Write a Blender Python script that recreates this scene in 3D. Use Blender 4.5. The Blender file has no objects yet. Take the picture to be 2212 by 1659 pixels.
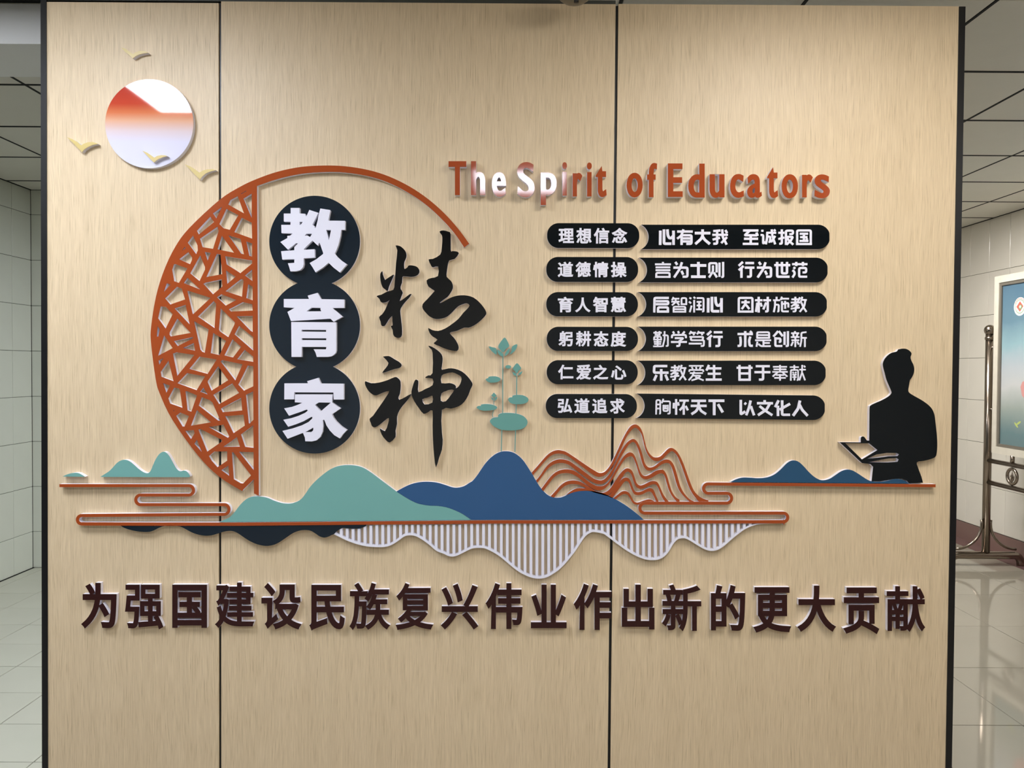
import bpy, math, random
import numpy as np
from mathutils import Matrix, Vector
from mathutils.geometry import delaunay_2d_cdt
random.seed(4)
scene = bpy.context.scene
COL = scene.collection

# ------------------------------------------------------------------ camera
FPX, CX, CY = 1661.0, 1106.0, 829.5
CAM = Vector((0.0, -2.366, 1.43))
def rot_cam():
    pitch = math.atan(35.0 / FPX)          # looking slightly down
    yaw = math.atan(3.0 / FPX)             # a touch to the right
    roll = math.radians(0.36)
    base = Matrix(((1, 0, 0), (0, 0, -1), (0, 1, 0)))        # camera looking along +y
    return (Matrix.Rotation(-yaw, 3, 'Z') @ Matrix.Rotation(-pitch, 3, 'X') @ base @ Matrix.Rotation(roll, 3, 'Z'))
R = rot_cam()
cd = bpy.data.cameras.new('camera')
cd.sensor_fit = 'HORIZONTAL'; cd.sensor_width = 36.0
cd.lens = 36.0 * FPX / 2212.0
cd.clip_start = 0.05; cd.clip_end = 60
cam = bpy.data.objects.new('camera', cd); COL.objects.link(cam)
cam.matrix_world = Matrix.Translation(CAM) @ R.to_4x4()
scene.camera = cam

def ray(px, py):
    return R @ Vector(((px - CX) / FPX, -(py - CY) / FPX, -1.0))
def at(px, py, Y=0.0):
    """measure: point of the plane y=Y seen at a pixel of the photograph -> (x, z)"""
    d = ray(px, py); t = (Y - CAM.y) / d.y
    return (CAM.x + d.x * t, CAM.z + d.z * t)

# ------------------------------------------------------------------ view, world
scene.view_settings.view_transform = 'Standard'
scene.view_settings.look = 'None'
scene.view_settings.exposure = 0.07
scene.view_settings.gamma = 1.0
scene.view_settings.use_curve_mapping = False
w = bpy.data.worlds.new('world'); scene.world = w; w.use_nodes = True
w.node_tree.nodes['Background'].inputs[0].default_value = (0.8, 0.85, 0.9, 1)
w.node_tree.nodes['Background'].inputs[1].default_value = 0.05

# ceiling lamps and added fills: (x, y, width x, width y, emission)
LIGHTS = [(-1.40, -1.10, .6, .6, 30.5, 'c'), (1.04, -1.10, .6, .6, 26.5, 'w'), (0.05, -2.75, .6, .6, 26, 'c'),
          (-2.4, -2.75, .6, .6, 19, 'c'), (2.5, -2.75, .6, .6, 22, 'w'),
          (-1.205, 1.90, .6, .6, 46, 'c'), (1.285, 1.7, .6, .6, 40, 'w'), (2.525, 2.9, .6, .6, 54, 'w'), (-2.4, -0.5, .6, .6, 17, 'c')]  # ends with added unseen fills for the far right corridor and the left beam

# ------------------------------------------------------------------ materials
def lin(c):
    return tuple(((v / 255) / 12.92 if v / 255 <= 0.04045 else (((v / 255) + 0.055) / 1.055) ** 2.4) for v in c) + (1,)
def mat(name, rgb, rough=0.5, metal=0.0, spec=0.5, coat=0.0, noise=None, bump=None):
    m = bpy.data.materials.new(name); m.use_nodes = True
    nt = m.node_tree; b = nt.nodes['Principled BSDF']
    b.inputs['Base Color'].default_value = lin(rgb)
    b.inputs['Roughness'].default_value = rough
    b.inputs['Metallic'].default_value = metal
    b.inputs['Specular IOR Level'].default_value = spec
    b.inputs['Coat Weight'].default_value = coat
    b.inputs['Coat Roughness'].default_value = 0.04
    if noise:
        sc, amt = noise
        tc = nt.nodes.new('ShaderNodeTexCoord'); n = nt.nodes.new('ShaderNodeTexNoise')
        n.inputs['Scale'].default_value = sc; n.inputs['Detail'].default_value = 5
        nt.links.new(tc.outputs['Object'], n.inputs['Vector'])
        mx = nt.nodes.new('ShaderNodeMix'); mx.data_type = 'RGBA'
        mx.inputs[6].default_value = lin([max(0, v - amt) for v in rgb]); mx.inputs[7].default_value = lin([min(255, v + amt) for v in rgb])
        nt.links.new(n.outputs['Fac'], mx.inputs[0]); nt.links.new(mx.outputs[2], b.inputs['Base Color'])
    if bump:
        sc, st = bump
        tc = nt.nodes.new('ShaderNodeTexCoord'); n = nt.nodes.new('ShaderNodeTexNoise')
        n.inputs['Scale'].default_value = sc; n.inputs['Detail'].default_value = 4
        nt.links.new(tc.outputs['Object'], n.inputs['Vector'])
        bp = nt.nodes.new('ShaderNodeBump'); bp.inputs['Strength'].default_value = st; bp.inputs['Distance'].default_value = 0.01
        nt.links.new(n.outputs['Fac'], bp.inputs['Height']); nt.links.new(bp.outputs['Normal'], b.inputs['Normal'])
    return m

def wood():
    m = bpy.data.materials.new('oak_laminate'); m.use_nodes = True
    nt = m.node_tree; L = nt.links; b = nt.nodes['Principled BSDF']
    tc = nt.nodes.new('ShaderNodeTexCoord')
    def layer(scale, detail, dist=0.0):
        mp = nt.nodes.new('ShaderNodeMapping'); mp.inputs['Scale'].default_value = scale
        n = nt.nodes.new('ShaderNodeTexNoise'); n.inputs['Scale'].default_value = 1.0
        n.inputs['Detail'].default_value = detail; n.inputs['Roughness'].default_value = 0.6
        n.inputs['Distortion'].default_value = dist
        L.new(tc.outputs['Object'], mp.inputs['Vector']); L.new(mp.outputs['Vector'], n.inputs['Vector'])
        return n
    # slow sideways wander of the grain lines
    wn = layer((5, 1, 3.0), 1); ws = nt.nodes.new('ShaderNodeMath'); ws.operation = 'MULTIPLY'; ws.inputs[1].default_value = 0.02
    cb = nt.nodes.new('ShaderNodeCombineXYZ'); va = nt.nodes.new('ShaderNodeVectorMath'); va.operation = 'ADD'
    L.new(wn.outputs['Fac'], ws.inputs[0]); L.new(ws.outputs[0], cb.inputs[0]); L.new(cb.outputs[0], va.inputs[0]); L.new(tc.outputs['Object'], va.inputs[1])
    tc = type('o', (), {'outputs': {'Object': va.outputs[0]}})()
    fine = layer((430, 1, 11.0), 3, 0.25)
    mid = layer((40, 1, 1.2), 2, 0.3)
    r1 = nt.nodes.new('ShaderNodeValToRGB')
    r1.color_ramp.elements[0].position = 0.24; r1.color_ramp.elements[0].color = lin((178, 155, 122))
    r1.color_ramp.elements[1].position = 0.70; r1.color_ramp.elements[1].color = lin((231, 210, 176))
    q = r1.color_ramp.elements.new(0.42); q.color = lin((216, 194, 159))
    L.new(fine.outputs['Fac'], r1.inputs['Fac'])
    r2 = nt.nodes.new('ShaderNodeValToRGB')
    r2.color_ramp.elements[0].position = 0.35; r2.color_ramp.elements[0].color = (0.95, 0.945, 0.935, 1)
    r2.color_ramp.elements[1].position = 0.65; r2.color_ramp.elements[1].color = (1, 1, 1, 1)
    L.new(mid.outputs['Fac'], r2.inputs['Fac'])
    mx = nt.nodes.new('ShaderNodeMix'); mx.data_type = 'RGBA'; mx.blend_type = 'MULTIPLY'; mx.inputs[0].default_value = 1
    L.new(r1.outputs['Color'], mx.inputs[6]); L.new(r2.outputs['Color'], mx.inputs[7])
    L.new(mx.outputs[2], b.inputs['Base Color'])
    bp = nt.nodes.new('ShaderNodeBump'); bp.inputs['Strength'].default_value = 0.35; bp.inputs['Distance'].default_value = 0.0015
    L.new(fine.outputs['Fac'], bp.inputs['Height']); L.new(bp.outputs['Normal'], b.inputs['Normal'])
    b.inputs['Roughness'].default_value = 0.42
    b.inputs['Specular IOR Level'].default_value = 0.45
    return m

M = dict(
    wood=wood(),
    black=mat('black_metal_trim', (14, 14, 17), 0.35),
    gap_shade=mat('dark_grey_gap_shade', (62, 64, 60), 0.45),
    pvc=mat('white_foam_board', (234, 232, 243), 0.55),
    orange=mat('orange_acrylic', (162, 74, 34), 0.12, spec=0.4),
    orange2=mat('orange_gloss_acrylic', (164, 72, 34), 0.06, spec=0.55),
    maroon=mat('maroon_acrylic', (50, 20, 20), 0.12, spec=0.35),
    navy=mat('black_gloss_acrylic', (8, 14, 19), 0.05, spec=0.45),
    slate=mat('dark_slate_acrylic', (26, 36, 46), 0.05, spec=0.5),
    ink=mat('black_mirror_acrylic', (8, 9, 12), 0.03, spec=0.55),
    teal=mat('teal_acrylic', (118, 172, 166), 0.2, spec=0.35),
    teal2=mat('muted_teal_acrylic', (104, 158, 150), 0.3, spec=0.35),
    blue=mat('blue_acrylic', (50, 88, 132), 0.15, spec=0.35),
    blue2=mat('deep_blue_acrylic', (42, 80, 112), 0.15, spec=0.35),
    white=mat('white_acrylic', (234, 233, 247), 0.3),
    yellow=mat('pale_gold_acrylic', (208, 186, 118), 0.3),
    tile=mat('glazed_wall_tile', (206, 209, 196), 0.14, noise=(3, 4), bump=(3, .05)),
    tile_r=mat('glazed_cream_wall_tile', (224, 219, 208), 0.14, noise=(3, 4), bump=(3, .04)),
    grout=mat('dark_grout', (66, 68, 62), 0.9),
    groutr=mat('grey_grout', (122, 118, 108), 0.9),
    groutf=mat('dark_floor_grout', (46, 45, 42), 0.9),
    floor_s=mat('matte_floor_tile', (184, 184, 168), 0.4, noise=(4, 5), bump=(5, .04)),
    floor_l=mat('polished_floor_tile', (142, 137, 124), 0.05, spec=0.7, noise=(1.5, 7)),
    border=mat('mauve_floor_border', (112, 86, 84), 0.12),
    skirt=mat('mauve_skirting_tile', (126, 98, 92), 0.2),
    ceil=mat('ceiling_panel', (222, 219, 208), 0.45, noise=(5, 4), bump=(40, .05)),
    ceilb=mat('ceiling_backing', (22, 22, 22), 0.8),
    beam=mat('painted_beam', (240, 241, 240), 0.5),
    plaster=mat('painted_wall', (196, 194, 186), 0.6),
    steel=mat('stainless_steel', (150, 138, 126), 0.22, metal=1.0, bump=(30, .03)),
    alu=mat('worn_white_aluminium', (226, 220, 206), 0.3, metal=0.35, noise=(14, 12)),
    alud=mat('inner_grey_frame', (130, 124, 114), 0.35, metal=0.5),
    plastic=mat('grey_plastic', (120, 112, 98), 0.4),
)
def emis(name, rgb, st):
    m = bpy.data.materials.new(name); m.use_nodes = True
    b = m.node_tree.nodes['Principled BSDF']
    b.inputs['Base Color'].default_value = (0.8, 0.8, 0.8, 1)
    b.inputs['Emission Color'].default_value = rgb; b.inputs['Emission Strength'].default_value = st
    return m

# ------------------------------------------------------------------ helpers
def tag(o, label=None, cat=None, group=None, kind=None):
    if label: o['label'] = label
    if cat: o['category'] = cat
    if group: o['group'] = group
    if kind: o['kind'] = kind
    return o
def empty(name, loc, label=None, cat=None, group=None, kind=None):
    o = bpy.data.objects.new(name, None); COL.objects.link(o); o.location = loc
    o.empty_display_size = 0.02
    return tag(o, label, cat, group, kind)
def link(name, me, parent=None, origin=(0, 0, 0)):
    o = bpy.data.objects.new(name, me); COL.objects.link(o)
    if parent: o.parent = parent
    return o
def mesh(name, verts, faces, mats, idx=None, smooth=False):
    me = bpy.data.meshes.new(name)
    me.from_pydata([tuple(v) for v in verts], [], faces)
    for m in (mats if isinstance(mats, (list, tuple)) else [mats]): me.materials.append(m)
    if idx is not None: me.polygons.foreach_set('material_index', idx)
    if smooth: me.polygons.foreach_set('use_smooth', [True] * len(me.polygons))
    me.update()
    return me
def box_mesh(name, a, b, m):
    (x0, y0, z0), (x1, y1, z1) = a, b
    v = [(x0, y0, z0), (x1, y0, z0), (x1, y1, z0), (x0, y1, z0), (x0, y0, z1), (x1, y0, z1), (x1, y1, z1), (x0, y1, z1)]
    f = [(0, 3, 2, 1), (4, 5, 6, 7), (0, 1, 5, 4), (1, 2, 6, 5), (2, 3, 7, 6), (3, 0, 4, 7)]
    return mesh(name, v, f, m)
def chamfer_box(name, sx, sy, sz, c, m):
    """box centred at the origin with a chamfer on the -y side's / top edges"""
    import bmesh
    bm = bmesh.new(); bmesh.ops.create_cube(bm, size=1.0)
    for v in bm.verts: v.co = Vector((v.co.x * sx, v.co.y * sy, v.co.z * sz))
    bmesh.ops.bevel(bm, geom=list(bm.edges), offset=c, segments=1, affect='EDGES')
    me = bpy.data.meshes.new(name); bm.to_mesh(me); bm.free(); me.materials.append(m)
    return me
def tube(name, pts, r, m, seg=14, caps=True):
    pts = [Vector(p) for p in pts]; V = []; F = []
    n = len(pts); prev = None
    for i, p in enumerate(pts):
        t = (pts[min(i + 1, n - 1)] - pts[max(i - 1, 0)]).normalized()
        if prev is None:
            a = t.cross(Vector((0, 0, 1)) if abs(t.z) < 0.9 else Vector((1, 0, 0))).normalized()
        else:
            a = (prev - t * prev.dot(t)).normalized()
        prev = a; b = t.cross(a)
        rr = r[i] if isinstance(r, (list, tuple)) else r
        for k in range(seg):
            an = 2 * math.pi * k / seg
            V.append(p + (a * math.cos(an) + b * math.sin(an)) * rr)
    for i in range(n - 1):
        for k in range(seg):
            k2 = (k + 1) % seg
            F.append((i * seg + k, i * seg + k2, (i + 1) * seg + k2, (i + 1) * seg + k))
    if caps:
        F.append(tuple(reversed(range(seg)))); F.append(tuple((n - 1) * seg + k for k in range(seg)))
    return mesh(name, V, F, m, smooth=True)

# --- 2D outlines (in photograph pixels, measured) -------------------------
def crop(x0, y0, s):
    return lambda pts: [(x0 + p[0] / s, y0 + p[1] / s) for p in pts]
def smooth(pts, n=4, closed=True):
    out = []; N = len(pts)
    rng = range(N) if closed else range(N - 1)
    for i in rng:
        if closed: p0, p1, p2, p3 = pts[i - 1], pts[i], pts[(i + 1) % N], pts[(i + 2) % N]
        else: p0, p1, p2, p3 = pts[max(i - 1, 0)], pts[i], pts[i + 1], pts[min(i + 2, N - 1)]
        for k in range(n):
            t = k / n
            out.append(tuple(0.5 * ((2 * p1[j]) + (-p0[j] + p2[j]) * t + (2 * p0[j] - 5 * p1[j] + 4 * p2[j] - p3[j]) * t * t
                                    + (-p0[j] + 3 * p1[j] - 3 * p2[j] + p3[j]) * t ** 3) for j in (0, 1)))
    if not closed: out.append(tuple(pts[-1]))
    return out
def stroke(pts, wd):
    n = len(pts); Lf = []; Rt = []
    for i in range(n):
        def un(a, b):
            dx, dy = b[0] - a[0], b[1] - a[1]; l = math.hypot(dx, dy) or 1; return (dx / l, dy / l)
        d1 = un(pts[i - 1], pts[i]) if i else None
        d2 = un(pts[i], pts[i + 1]) if i < n - 1 else None
        d1 = d1 or d2; d2 = d2 or d1
        nx, ny = -(d1[1] + d2[1]), d1[0] + d2[0]
        l = math.hypot(nx, ny) or 1; nx /= l; ny /= l
        c = max(0.45, nx * -d1[1] + ny * d1[0])
        h = (wd[i] if isinstance(wd, (list, tuple)) else wd) / 2 / c
        Lf.append((pts[i][0] + nx * h, pts[i][1] + ny * h)); Rt.append((pts[i][0] - nx * h, pts[i][1] - ny * h))
    return Lf + Rt[::-1]
def arc(cx, cy, r, a0, a1, n=14, ry=None):
    ry = ry or r
    return [(cx + r * math.cos(math.radians(a0 + (a1 - a0) * k / n)), cy + ry * math.sin(math.radians(a0 + (a1 - a0) * k / n))) for k in range(n + 1)]
def area(l):
    return 0.5 * sum(l[i - 1][0] * l[i][1] - l[i][0] * l[i - 1][1] for i in range(len(l)))
def inside(loops, C, rule):
    wn = np.zeros(len(C)); x = C[:, 0][:, None]; y = C[:, 1][:, None]
    for l in loops:
        a = np.array(l); b = np.roll(a, -1, axis=0)
        up = (a[:, 1][None] <= y) & (b[:, 1][None] > y)
        dn = (a[:, 1][None] > y) & (b[:, 1][None] <= y)
        cr = (b[:, 0] - a[:, 0])[None] * (y - a[:, 1][None]) - (x - a[:, 0][None]) * (b[:, 1] - a[:, 1])[None]
        if rule == 'union': wn += ((up & (cr > 0)).sum(1) - (dn & (cr < 0)).sum(1) != 0)
        else: wn += (up & (cr > 0)).sum(1) - (dn & (cr < 0)).sum(1)
    if rule == 'evenodd': return (np.abs(wn) % 2) == 1
    return wn != 0
def triangulate(loops, rule):
    V = []; E = []
    for l in loops:
        s = len(V); V += [Vector(p) for p in l]
        E += [(s + i, s + (i + 1) % len(l)) for i in range(len(l))]
    vo, eo, fo, _, _, _ = delaunay_2d_cdt(V, E, [], 0, 1e-6)
    P = np.array([tuple(v) for v in vo]); T = np.array(fo)
    C = P[T].mean(1)
    keep = inside(loops, C, rule)
    T = T[keep]
    cr = (P[T[:, 1], 0] - P[T[:, 0], 0]) * (P[T[:, 2], 1] - P[T[:, 0], 1]) - (P[T[:, 2], 0] - P[T[:, 0], 0]) * (P[T[:, 1], 1] - P[T[:, 0], 1])
    T[cr < 0] = T[cr < 0][:, ::-1]
    return P, T
def plate(loops_px, y_front, layers, rule='evenodd', name='plate', mirror=False):
    """layers: list of (y_from, y_to, material, side_material).  Returns one mesh per layer.
    loops are pixels of the photograph; they are measured on the plane y=y_front."""
    loops = [[at(px, py, y_front) for px, py in l] for l in loops_px]
    S = 100.0
    P, T = triangulate([[(x * S, z * S) for x, z in l] for l in loops], rule)
    P = P / S
    used = sorted(set(T.ravel().tolist())); mp = {u: i for i, u in enumerate(used)}
    P = P[used]; T = [[mp[a] for a in t] for t in T.tolist()]
    ed = set()
    for a, b, c in T:
        for e in ((a, b), (b, c), (c, a)): ed.add(e)
    bnd = [e for e in ed if (e[1], e[0]) not in ed]
    n = len(P); out = []
    ctr = P.mean(0)
    for (ya, yb, m, ms) in layers:
        V = [(p[0] - ctr[0], ya, p[1] - ctr[1]) for p in P] + [(p[0] - ctr[0], yb, p[1] - ctr[1]) for p in P]
        F = [tuple(t) for t in T] + [(t[2] + n, t[1] + n, t[0] + n) for t in T]
        idx = [0] * len(F)
        for a, b in bnd:
            F.append((b, a, a + n, b + n)); idx.append(1 if ms else 0)
        out.append(mesh(name, V, F, [m, ms] if ms else [m], idx))
    return out, ctr

FILM = 0.0015
def cutout(name, label, cat, loops, t, face, group=None, rule='evenodd', base=0.0, side='pvc', parent=None):
    """a board cut-out glued on the wall: foam body with a thin acrylic face"""
    (mb, mf), c = plate(loops, -(base + t), [(-(base + t - FILM), -base, M[side], None), (-(base + t), -(base + t - FILM), M[face], None)], rule, name)
    root = empty(name, (c[0], 0, c[1]), label, cat, group)
    if parent: root.parent = parent
    link('body', mb, root); link('face', mf, root)
    return root
def piece(name, loops, t, face, root, base=0.0, side='pvc', rule='evenodd'):
    """a part: one mesh, coloured front, foam sides"""
    (me,), c = plate(loops, -(base + t), [(-(base + t), -base, M[face], M[side])], rule, name)
    o = link(name, me, root); o.location = (c[0] - root.location.x, 0, c[1] - root.location.z)
    return o

# --- glyph outlines from Blender's built-in font -------------------------
_gc = {}
def glyph(ch):
    if ch in _gc: return _gc[ch]
    c = bpy.data.curves.new('t', 'FONT'); c.body = ch
    o = bpy.data.objects.new('t', c); COL.objects.link(o)
    dg = bpy.context.evaluated_depsgraph_get()
    cu = o.evaluated_get(dg).to_curve(dg)
    loops = []
    for s in cu.splines:
        bp = s.bezier_points; n = len(bp); l = []
        for i in range(n):
            a, b = bp[i], bp[(i + 1) % n]
            p0, p1, p2, p3 = a.co, a.handle_right, b.co, b.handle_left
            p1, p2, p3 = a.handle_right, b.handle_left, b.co
            ch_ = (p3 - p0); dl = ch_.length
            dev = 0 if dl < 1e-9 else max((p1 - p0).cross(ch_).length, (p2 - p0).cross(ch_).length) / dl
            k = 1 if dev < 0.002 else (4 if dl < 0.15 else 7)
            for j in range(k):
                t = j / k; q = 1 - t
                v = p0 * q ** 3 + p1 * 3 * q * q * t + p2 * 3 * q * t * t + p3 * t ** 3
                if not l or (abs(l[-1][0] - v.x) + abs(l[-1][1] - v.y)) > 0.002: l.append((v.x, v.y))
        if len(l) > 2: loops.append(l)
    o.to_curve_clear()
    bpy.data.objects.remove(o); bpy.data.curves.remove(c)
    _gc[ch] = loops
    return loops
def embolden(loops, rx, ry):
    tot = sum(area(l) for l in loops); sg = 1 if tot > 0 else -1
    out = []
    for l in loops:
        n = len(l); q = []
        for i in range(n):
            p0, p1, p2 = l[i - 1], l[i], l[(i + 1) % n]
            d1 = (p1[0] - p0[0], p1[1] - p0[1]); d2 = (p2[0] - p1[0], p2[1] - p1[1])
            l1 = math.hypot(*d1) or 1; l2 = math.hypot(*d2) or 1
            d1 = (d1[0] / l1, d1[1] / l1); d2 = (d2[0] / l2, d2[1] / l2)
            nx, ny = (d1[1] + d2[1]) * sg, -(d1[0] + d2[0]) * sg
            m = math.hypot(nx, ny)
            if m < 1e-6: q.append(p1); continue
            nx /= m; ny /= m
            c = max(0.6, nx * d1[1] * sg - ny * d1[0] * sg)
            q.append((p1[0] + nx * rx / c, p1[1] + ny * ry / c))
        out.append(q)
    return out
def glyph_box(ch, x0, y0, x1, y1, rx, ry=None, fix=None):
    """the glyph scaled into a pixel box, its strokes thickened by rx, ry pixels each side; tilt dy over x"""
    ry = rx if ry is None else ry
    L = glyph(ch)
    xs = [p[0] for l in L for p in l]; ys = [p[1] for l in L for p in l]
    a, b, c, d = min(xs), max(xs), min(ys), max(ys)
    W = x1 - x0 - 2 * rx; H = y1 - y0 - 2 * ry
    px = [[(x0 + rx + (p[0] - a) / (b - a) * W, y1 - ry - (p[1] - c) / (d - c) * H) for p in l] for l in L]
    return embolden(px, rx, ry)

# ================================================================== STRUCTURE
FZ = 0.0
CAMX0 = 0.0
CEIL = 1.43 + 1.22
XL, XR = -3.36, 3.85
YC = CAM.y
def plain(name, a, b, m, label=None, kind='structure'):
    o = link(name, box_mesh(name, a, b, M[m] if isinstance(m, str) else m)); tag(o, label, None, None, kind); return o

YB = 5.40 + YC            # back wall of the left corridor
YFAR = 7.2 + YC
# floors
floor = plain('floor', (XL - .1, -4.6, -0.06), (XR + .1, YFAR + .2, -0.006), 'groutf', 'pale tiled floor of the hall')
def tiled(parent, name, xs, ys, z0, z1, gap, m, c=0.0012):
    cache = {}
    for i in range(len(xs) - 1):
        for j in range(len(ys) - 1):
            sx, sy = xs[i + 1] - xs[i] - gap, ys[j + 1] - ys[j] - gap
            if sx <= 0.01 or sy <= 0.01: continue
            k = (round(sx, 3), round(sy, 3))
            if k not in cache: cache[k] = chamfer_box(name, sx, sy, z1 - z0, c, m)
            o = link(name, cache[k], parent)
            o.location = ((xs[i] + xs[i + 1]) / 2, (ys[j] + ys[j + 1]) / 2, (z0 + z1) / 2 + random.uniform(-.0004, .0004))
            o.rotation_euler = (random.uniform(-.0009, .0009), random.uniform(-.0009, .0009), 0)
# left: 30 cm matte tiles, right: 60 cm polished tiles (joint lines measured)
lx = [-3.35] + [-3.27 + 0.312 * k for k in range(0, 7)]
ly = [YC + 2.45 + 0.2925 * k for k in range(0, 10)] + [YB]
tiled(floor, 'floor_tile', lx, ly, -0.006, 0.0, 0.004, M['floor_s'])
rx_ = [0.80, 1.44, 2.075, 2.70, 3.33, 3.70]
ry_ = [YC + 2.46, YC + 3.07, YC + 3.67, YC + 4.27, YC + 4.88, YC + 5.48, YC + 6.08, YC + 6.68, YC + 7.2]
tiled(floor, 'floor_tile', rx_, ry_, -0.006, 0.0, 0.003, M['floor_l'])
fx = [-3.35 + 0.6 * k for k in range(0, 13)]
fy = [-4.5, -3.9, -3.3, -2.7, -2.1, -1.5, -0.9, -0.3, 0.06]
tiled(floor, 'floor_tile', fx, fy, -0.006, 0.0, 0.003, M['floor_l'])
for k, (a, b) in enumerate(zip(ry_[:-1], ry_[1:])):
    o = link('border_tile', box_mesh('border_tile', (3.703, a + .001, -0.006), (XR, b - .001, 0.0), M['border']), floor)
# dark strip beside the partition foot
o = link('border_tile', box_mesh('border_tile', (1.50, -0.1, 0.0), (1.60, 0.46, 0.0008), M['border']), floor)

# side walls with tiles as parts
def wall_tiles(parent, side, ys, zs, m, x, gap, th):
    cache = {}
    for i in range(len(ys) - 1):
        for j in range(len(zs) - 1):
            sy, sz = ys[i + 1] - ys[i] - gap, zs[j + 1] - zs[j] - gap
            k = (round(sy, 3), round(sz, 3))
            if k not in cache:
                cache[k] = chamfer_box('wall_tile', th if side == 'x' else sy, sy if side == 'x' else th, sz, 0.0015, m)
            o = link('wall_tile', cache[k], parent)
            if side == 'x': o.location = (x, (ys[i] + ys[i + 1]) / 2, (zs[j] + zs[j + 1]) / 2)
            else: o.location = ((ys[i] + ys[i + 1]) / 2, x, (zs[j] + zs[j + 1]) / 2)
            e = random.uniform(-.004, .004), random.uniform(-.003, .003)
            o.rotation_euler = (0, e[0] * .5, e[1]) if side == 'x' else (e[0] * .5, 0, e[1])
wl = plain('wall_left', (XL - .12, -4.6, 0), (XL - .008, YB, CEIL), 'grout', 'wall of pale glazed tiles at the left')
zl = [0.0] + [0.02 + 0.236 + 0.3175 * k for k in range(0, 8)] + [CEIL]
wall_tiles(wl, 'x', [YC + 5.40 - 0.205 * k for k in range(8, -1, -1)], zl, M['tile'], XL - .004, 0.0026, 0.008)
wb = plain('wall_back_left', (XL - .12, YB + .008, 0), (-0.6, YB + .12, CEIL), 'grout', 'tiled end wall of the left corridor')
wall_tiles(wb, 'y', [XL + 0.0002, XL + 0.20, XL + 0.40, XL + 0.60], zl, M['tile'], YB + .004, 0.0026, 0.008)
wr = plain('wall_right', (XR + .008, -4.6, 0), (XR + .12, YFAR, CEIL), 'groutr', 'wall of cream glazed tiles at the right')
zr = [0.15] + [1.43 - 0.93 + 0.345 * k for k in range(0, 6)] + [CEIL]
wall_tiles(wr, 'x', [YC + 7.2 - 0.258 * k + 0.04 for k in range(19, -1, -1)], zr, M['tile_r'], XR + .004, 0.003, 0.008)
wfar = plain('wall_back_right', (-0.6, YFAR, 0), (XR + .12, YFAR + .12, CEIL), 'plaster', 'plain far wall of the right corridor')
plain('wall_corridor', (-0.6, YB + .0, 0), (-0.5, YFAR, CEIL), 'plaster', 'plain wall between the corridors')
plain('wall_rear', (XL - .12, -4.72, 0), (XR + .12, -4.6, CEIL), 'plaster', 'plain wall behind the viewer')
bs = plain('baseboard_right', (XR - .012, -4.5, 0.0), (XR - .0002, YFAR, 0.148), 'skirt', 'mauve brown skirting of the right wall')

# ceiling: dark backing with separate panels
ce = plain('ceiling', (XL - .12, -4.6, CEIL + .012), (XR + .12, YFAR + .12, CEIL + .08), 'ceilb', 'suspended ceiling of square panels with dark joints')
def ctiles(xs, ys, gap=0.010):
    cache = {}
    for i in range(len(xs) - 1):
        for j in range(len(ys) - 1):
            x0, x1, y0, y1 = xs[i], xs[i + 1], ys[j], ys[j + 1]
            if any(abs((x0 + x1) / 2 - l[0]) < .3 and abs((y0 + y1) / 2 - l[1]) < .3 for l in LIGHTS): continue
            k = (round(x1 - x0, 3), round(y1 - y0, 3))
            if k not in cache: cache[k] = chamfer_box('ceiling_panel', x1 - x0 - gap, y1 - y0 - gap, .012, .003, M['ceil'])
            o = link('ceiling_panel', cache[k], ce); o.location = ((x0 + x1) / 2, (y0 + y1) / 2, CEIL + .006)
            o.rotation_euler = (random.uniform(-.0008, .0008), random.uniform(-.0008, .0008), 0)
cyl = [YC + v for v in (2.64, 2.80, 3.38, 3.97, 4.55, 5.13, 5.40)]
cyr = [YC + v for v in (2.55, 3.16, 3.77, 4.38, 4.99, 5.57, 6.15, 6.75, 7.2)]
ctiles([-3.355, -2.745, -2.125, -1.51, -0.90, -0.29], cyl)
ctiles([-0.28, 0.36, 0.97, 1.595, 2.215, 2.835, 3.45, 3.845], cyr)
fxs = [-3.36, -2.70, -2.10, -1.70, -1.10, -0.85, -0.25, 0.35, 0.74, 1.34, 1.60, 2.20, 2.80, 3.40, 3.84]
ctiles(fxs, [-4.6, -4.25, -3.65, -3.05, -2.45, -2.0, -1.4, -0.8, -0.2, 0.17])
def joints(xs, ys):
    for x in xs[1:-1]:
        o = link('joint_strip', box_mesh('joint_strip', (-.005, ys[0], -.0015), (.005, ys[-1], .004), M['ceilb']), ce); o.location = (x, 0, CEIL)
    for y in ys[1:-1]:
        o = link('joint_strip', box_mesh('joint_strip', (xs[0], -.006, -.0025), (xs[-1], .006, .004), M['ceilb']), ce); o.location = (0, y, CEIL)
joints([-3.355, -2.745, -2.125, -1.51, -0.90, -0.29], cyl)
joints([-0.28, 0.36, 0.97, 1.595, 2.215, 2.835, 3.45, 3.845], cyr)
# beam behind the partition at the left
yb0 = YC + 2.64
plain('trim_1', (XL, yb0, 1.43 + 1.09), (-0.35, yb0 + .30, CEIL + .004), 'beam', 'pale beam below the ceiling at the left')

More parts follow.
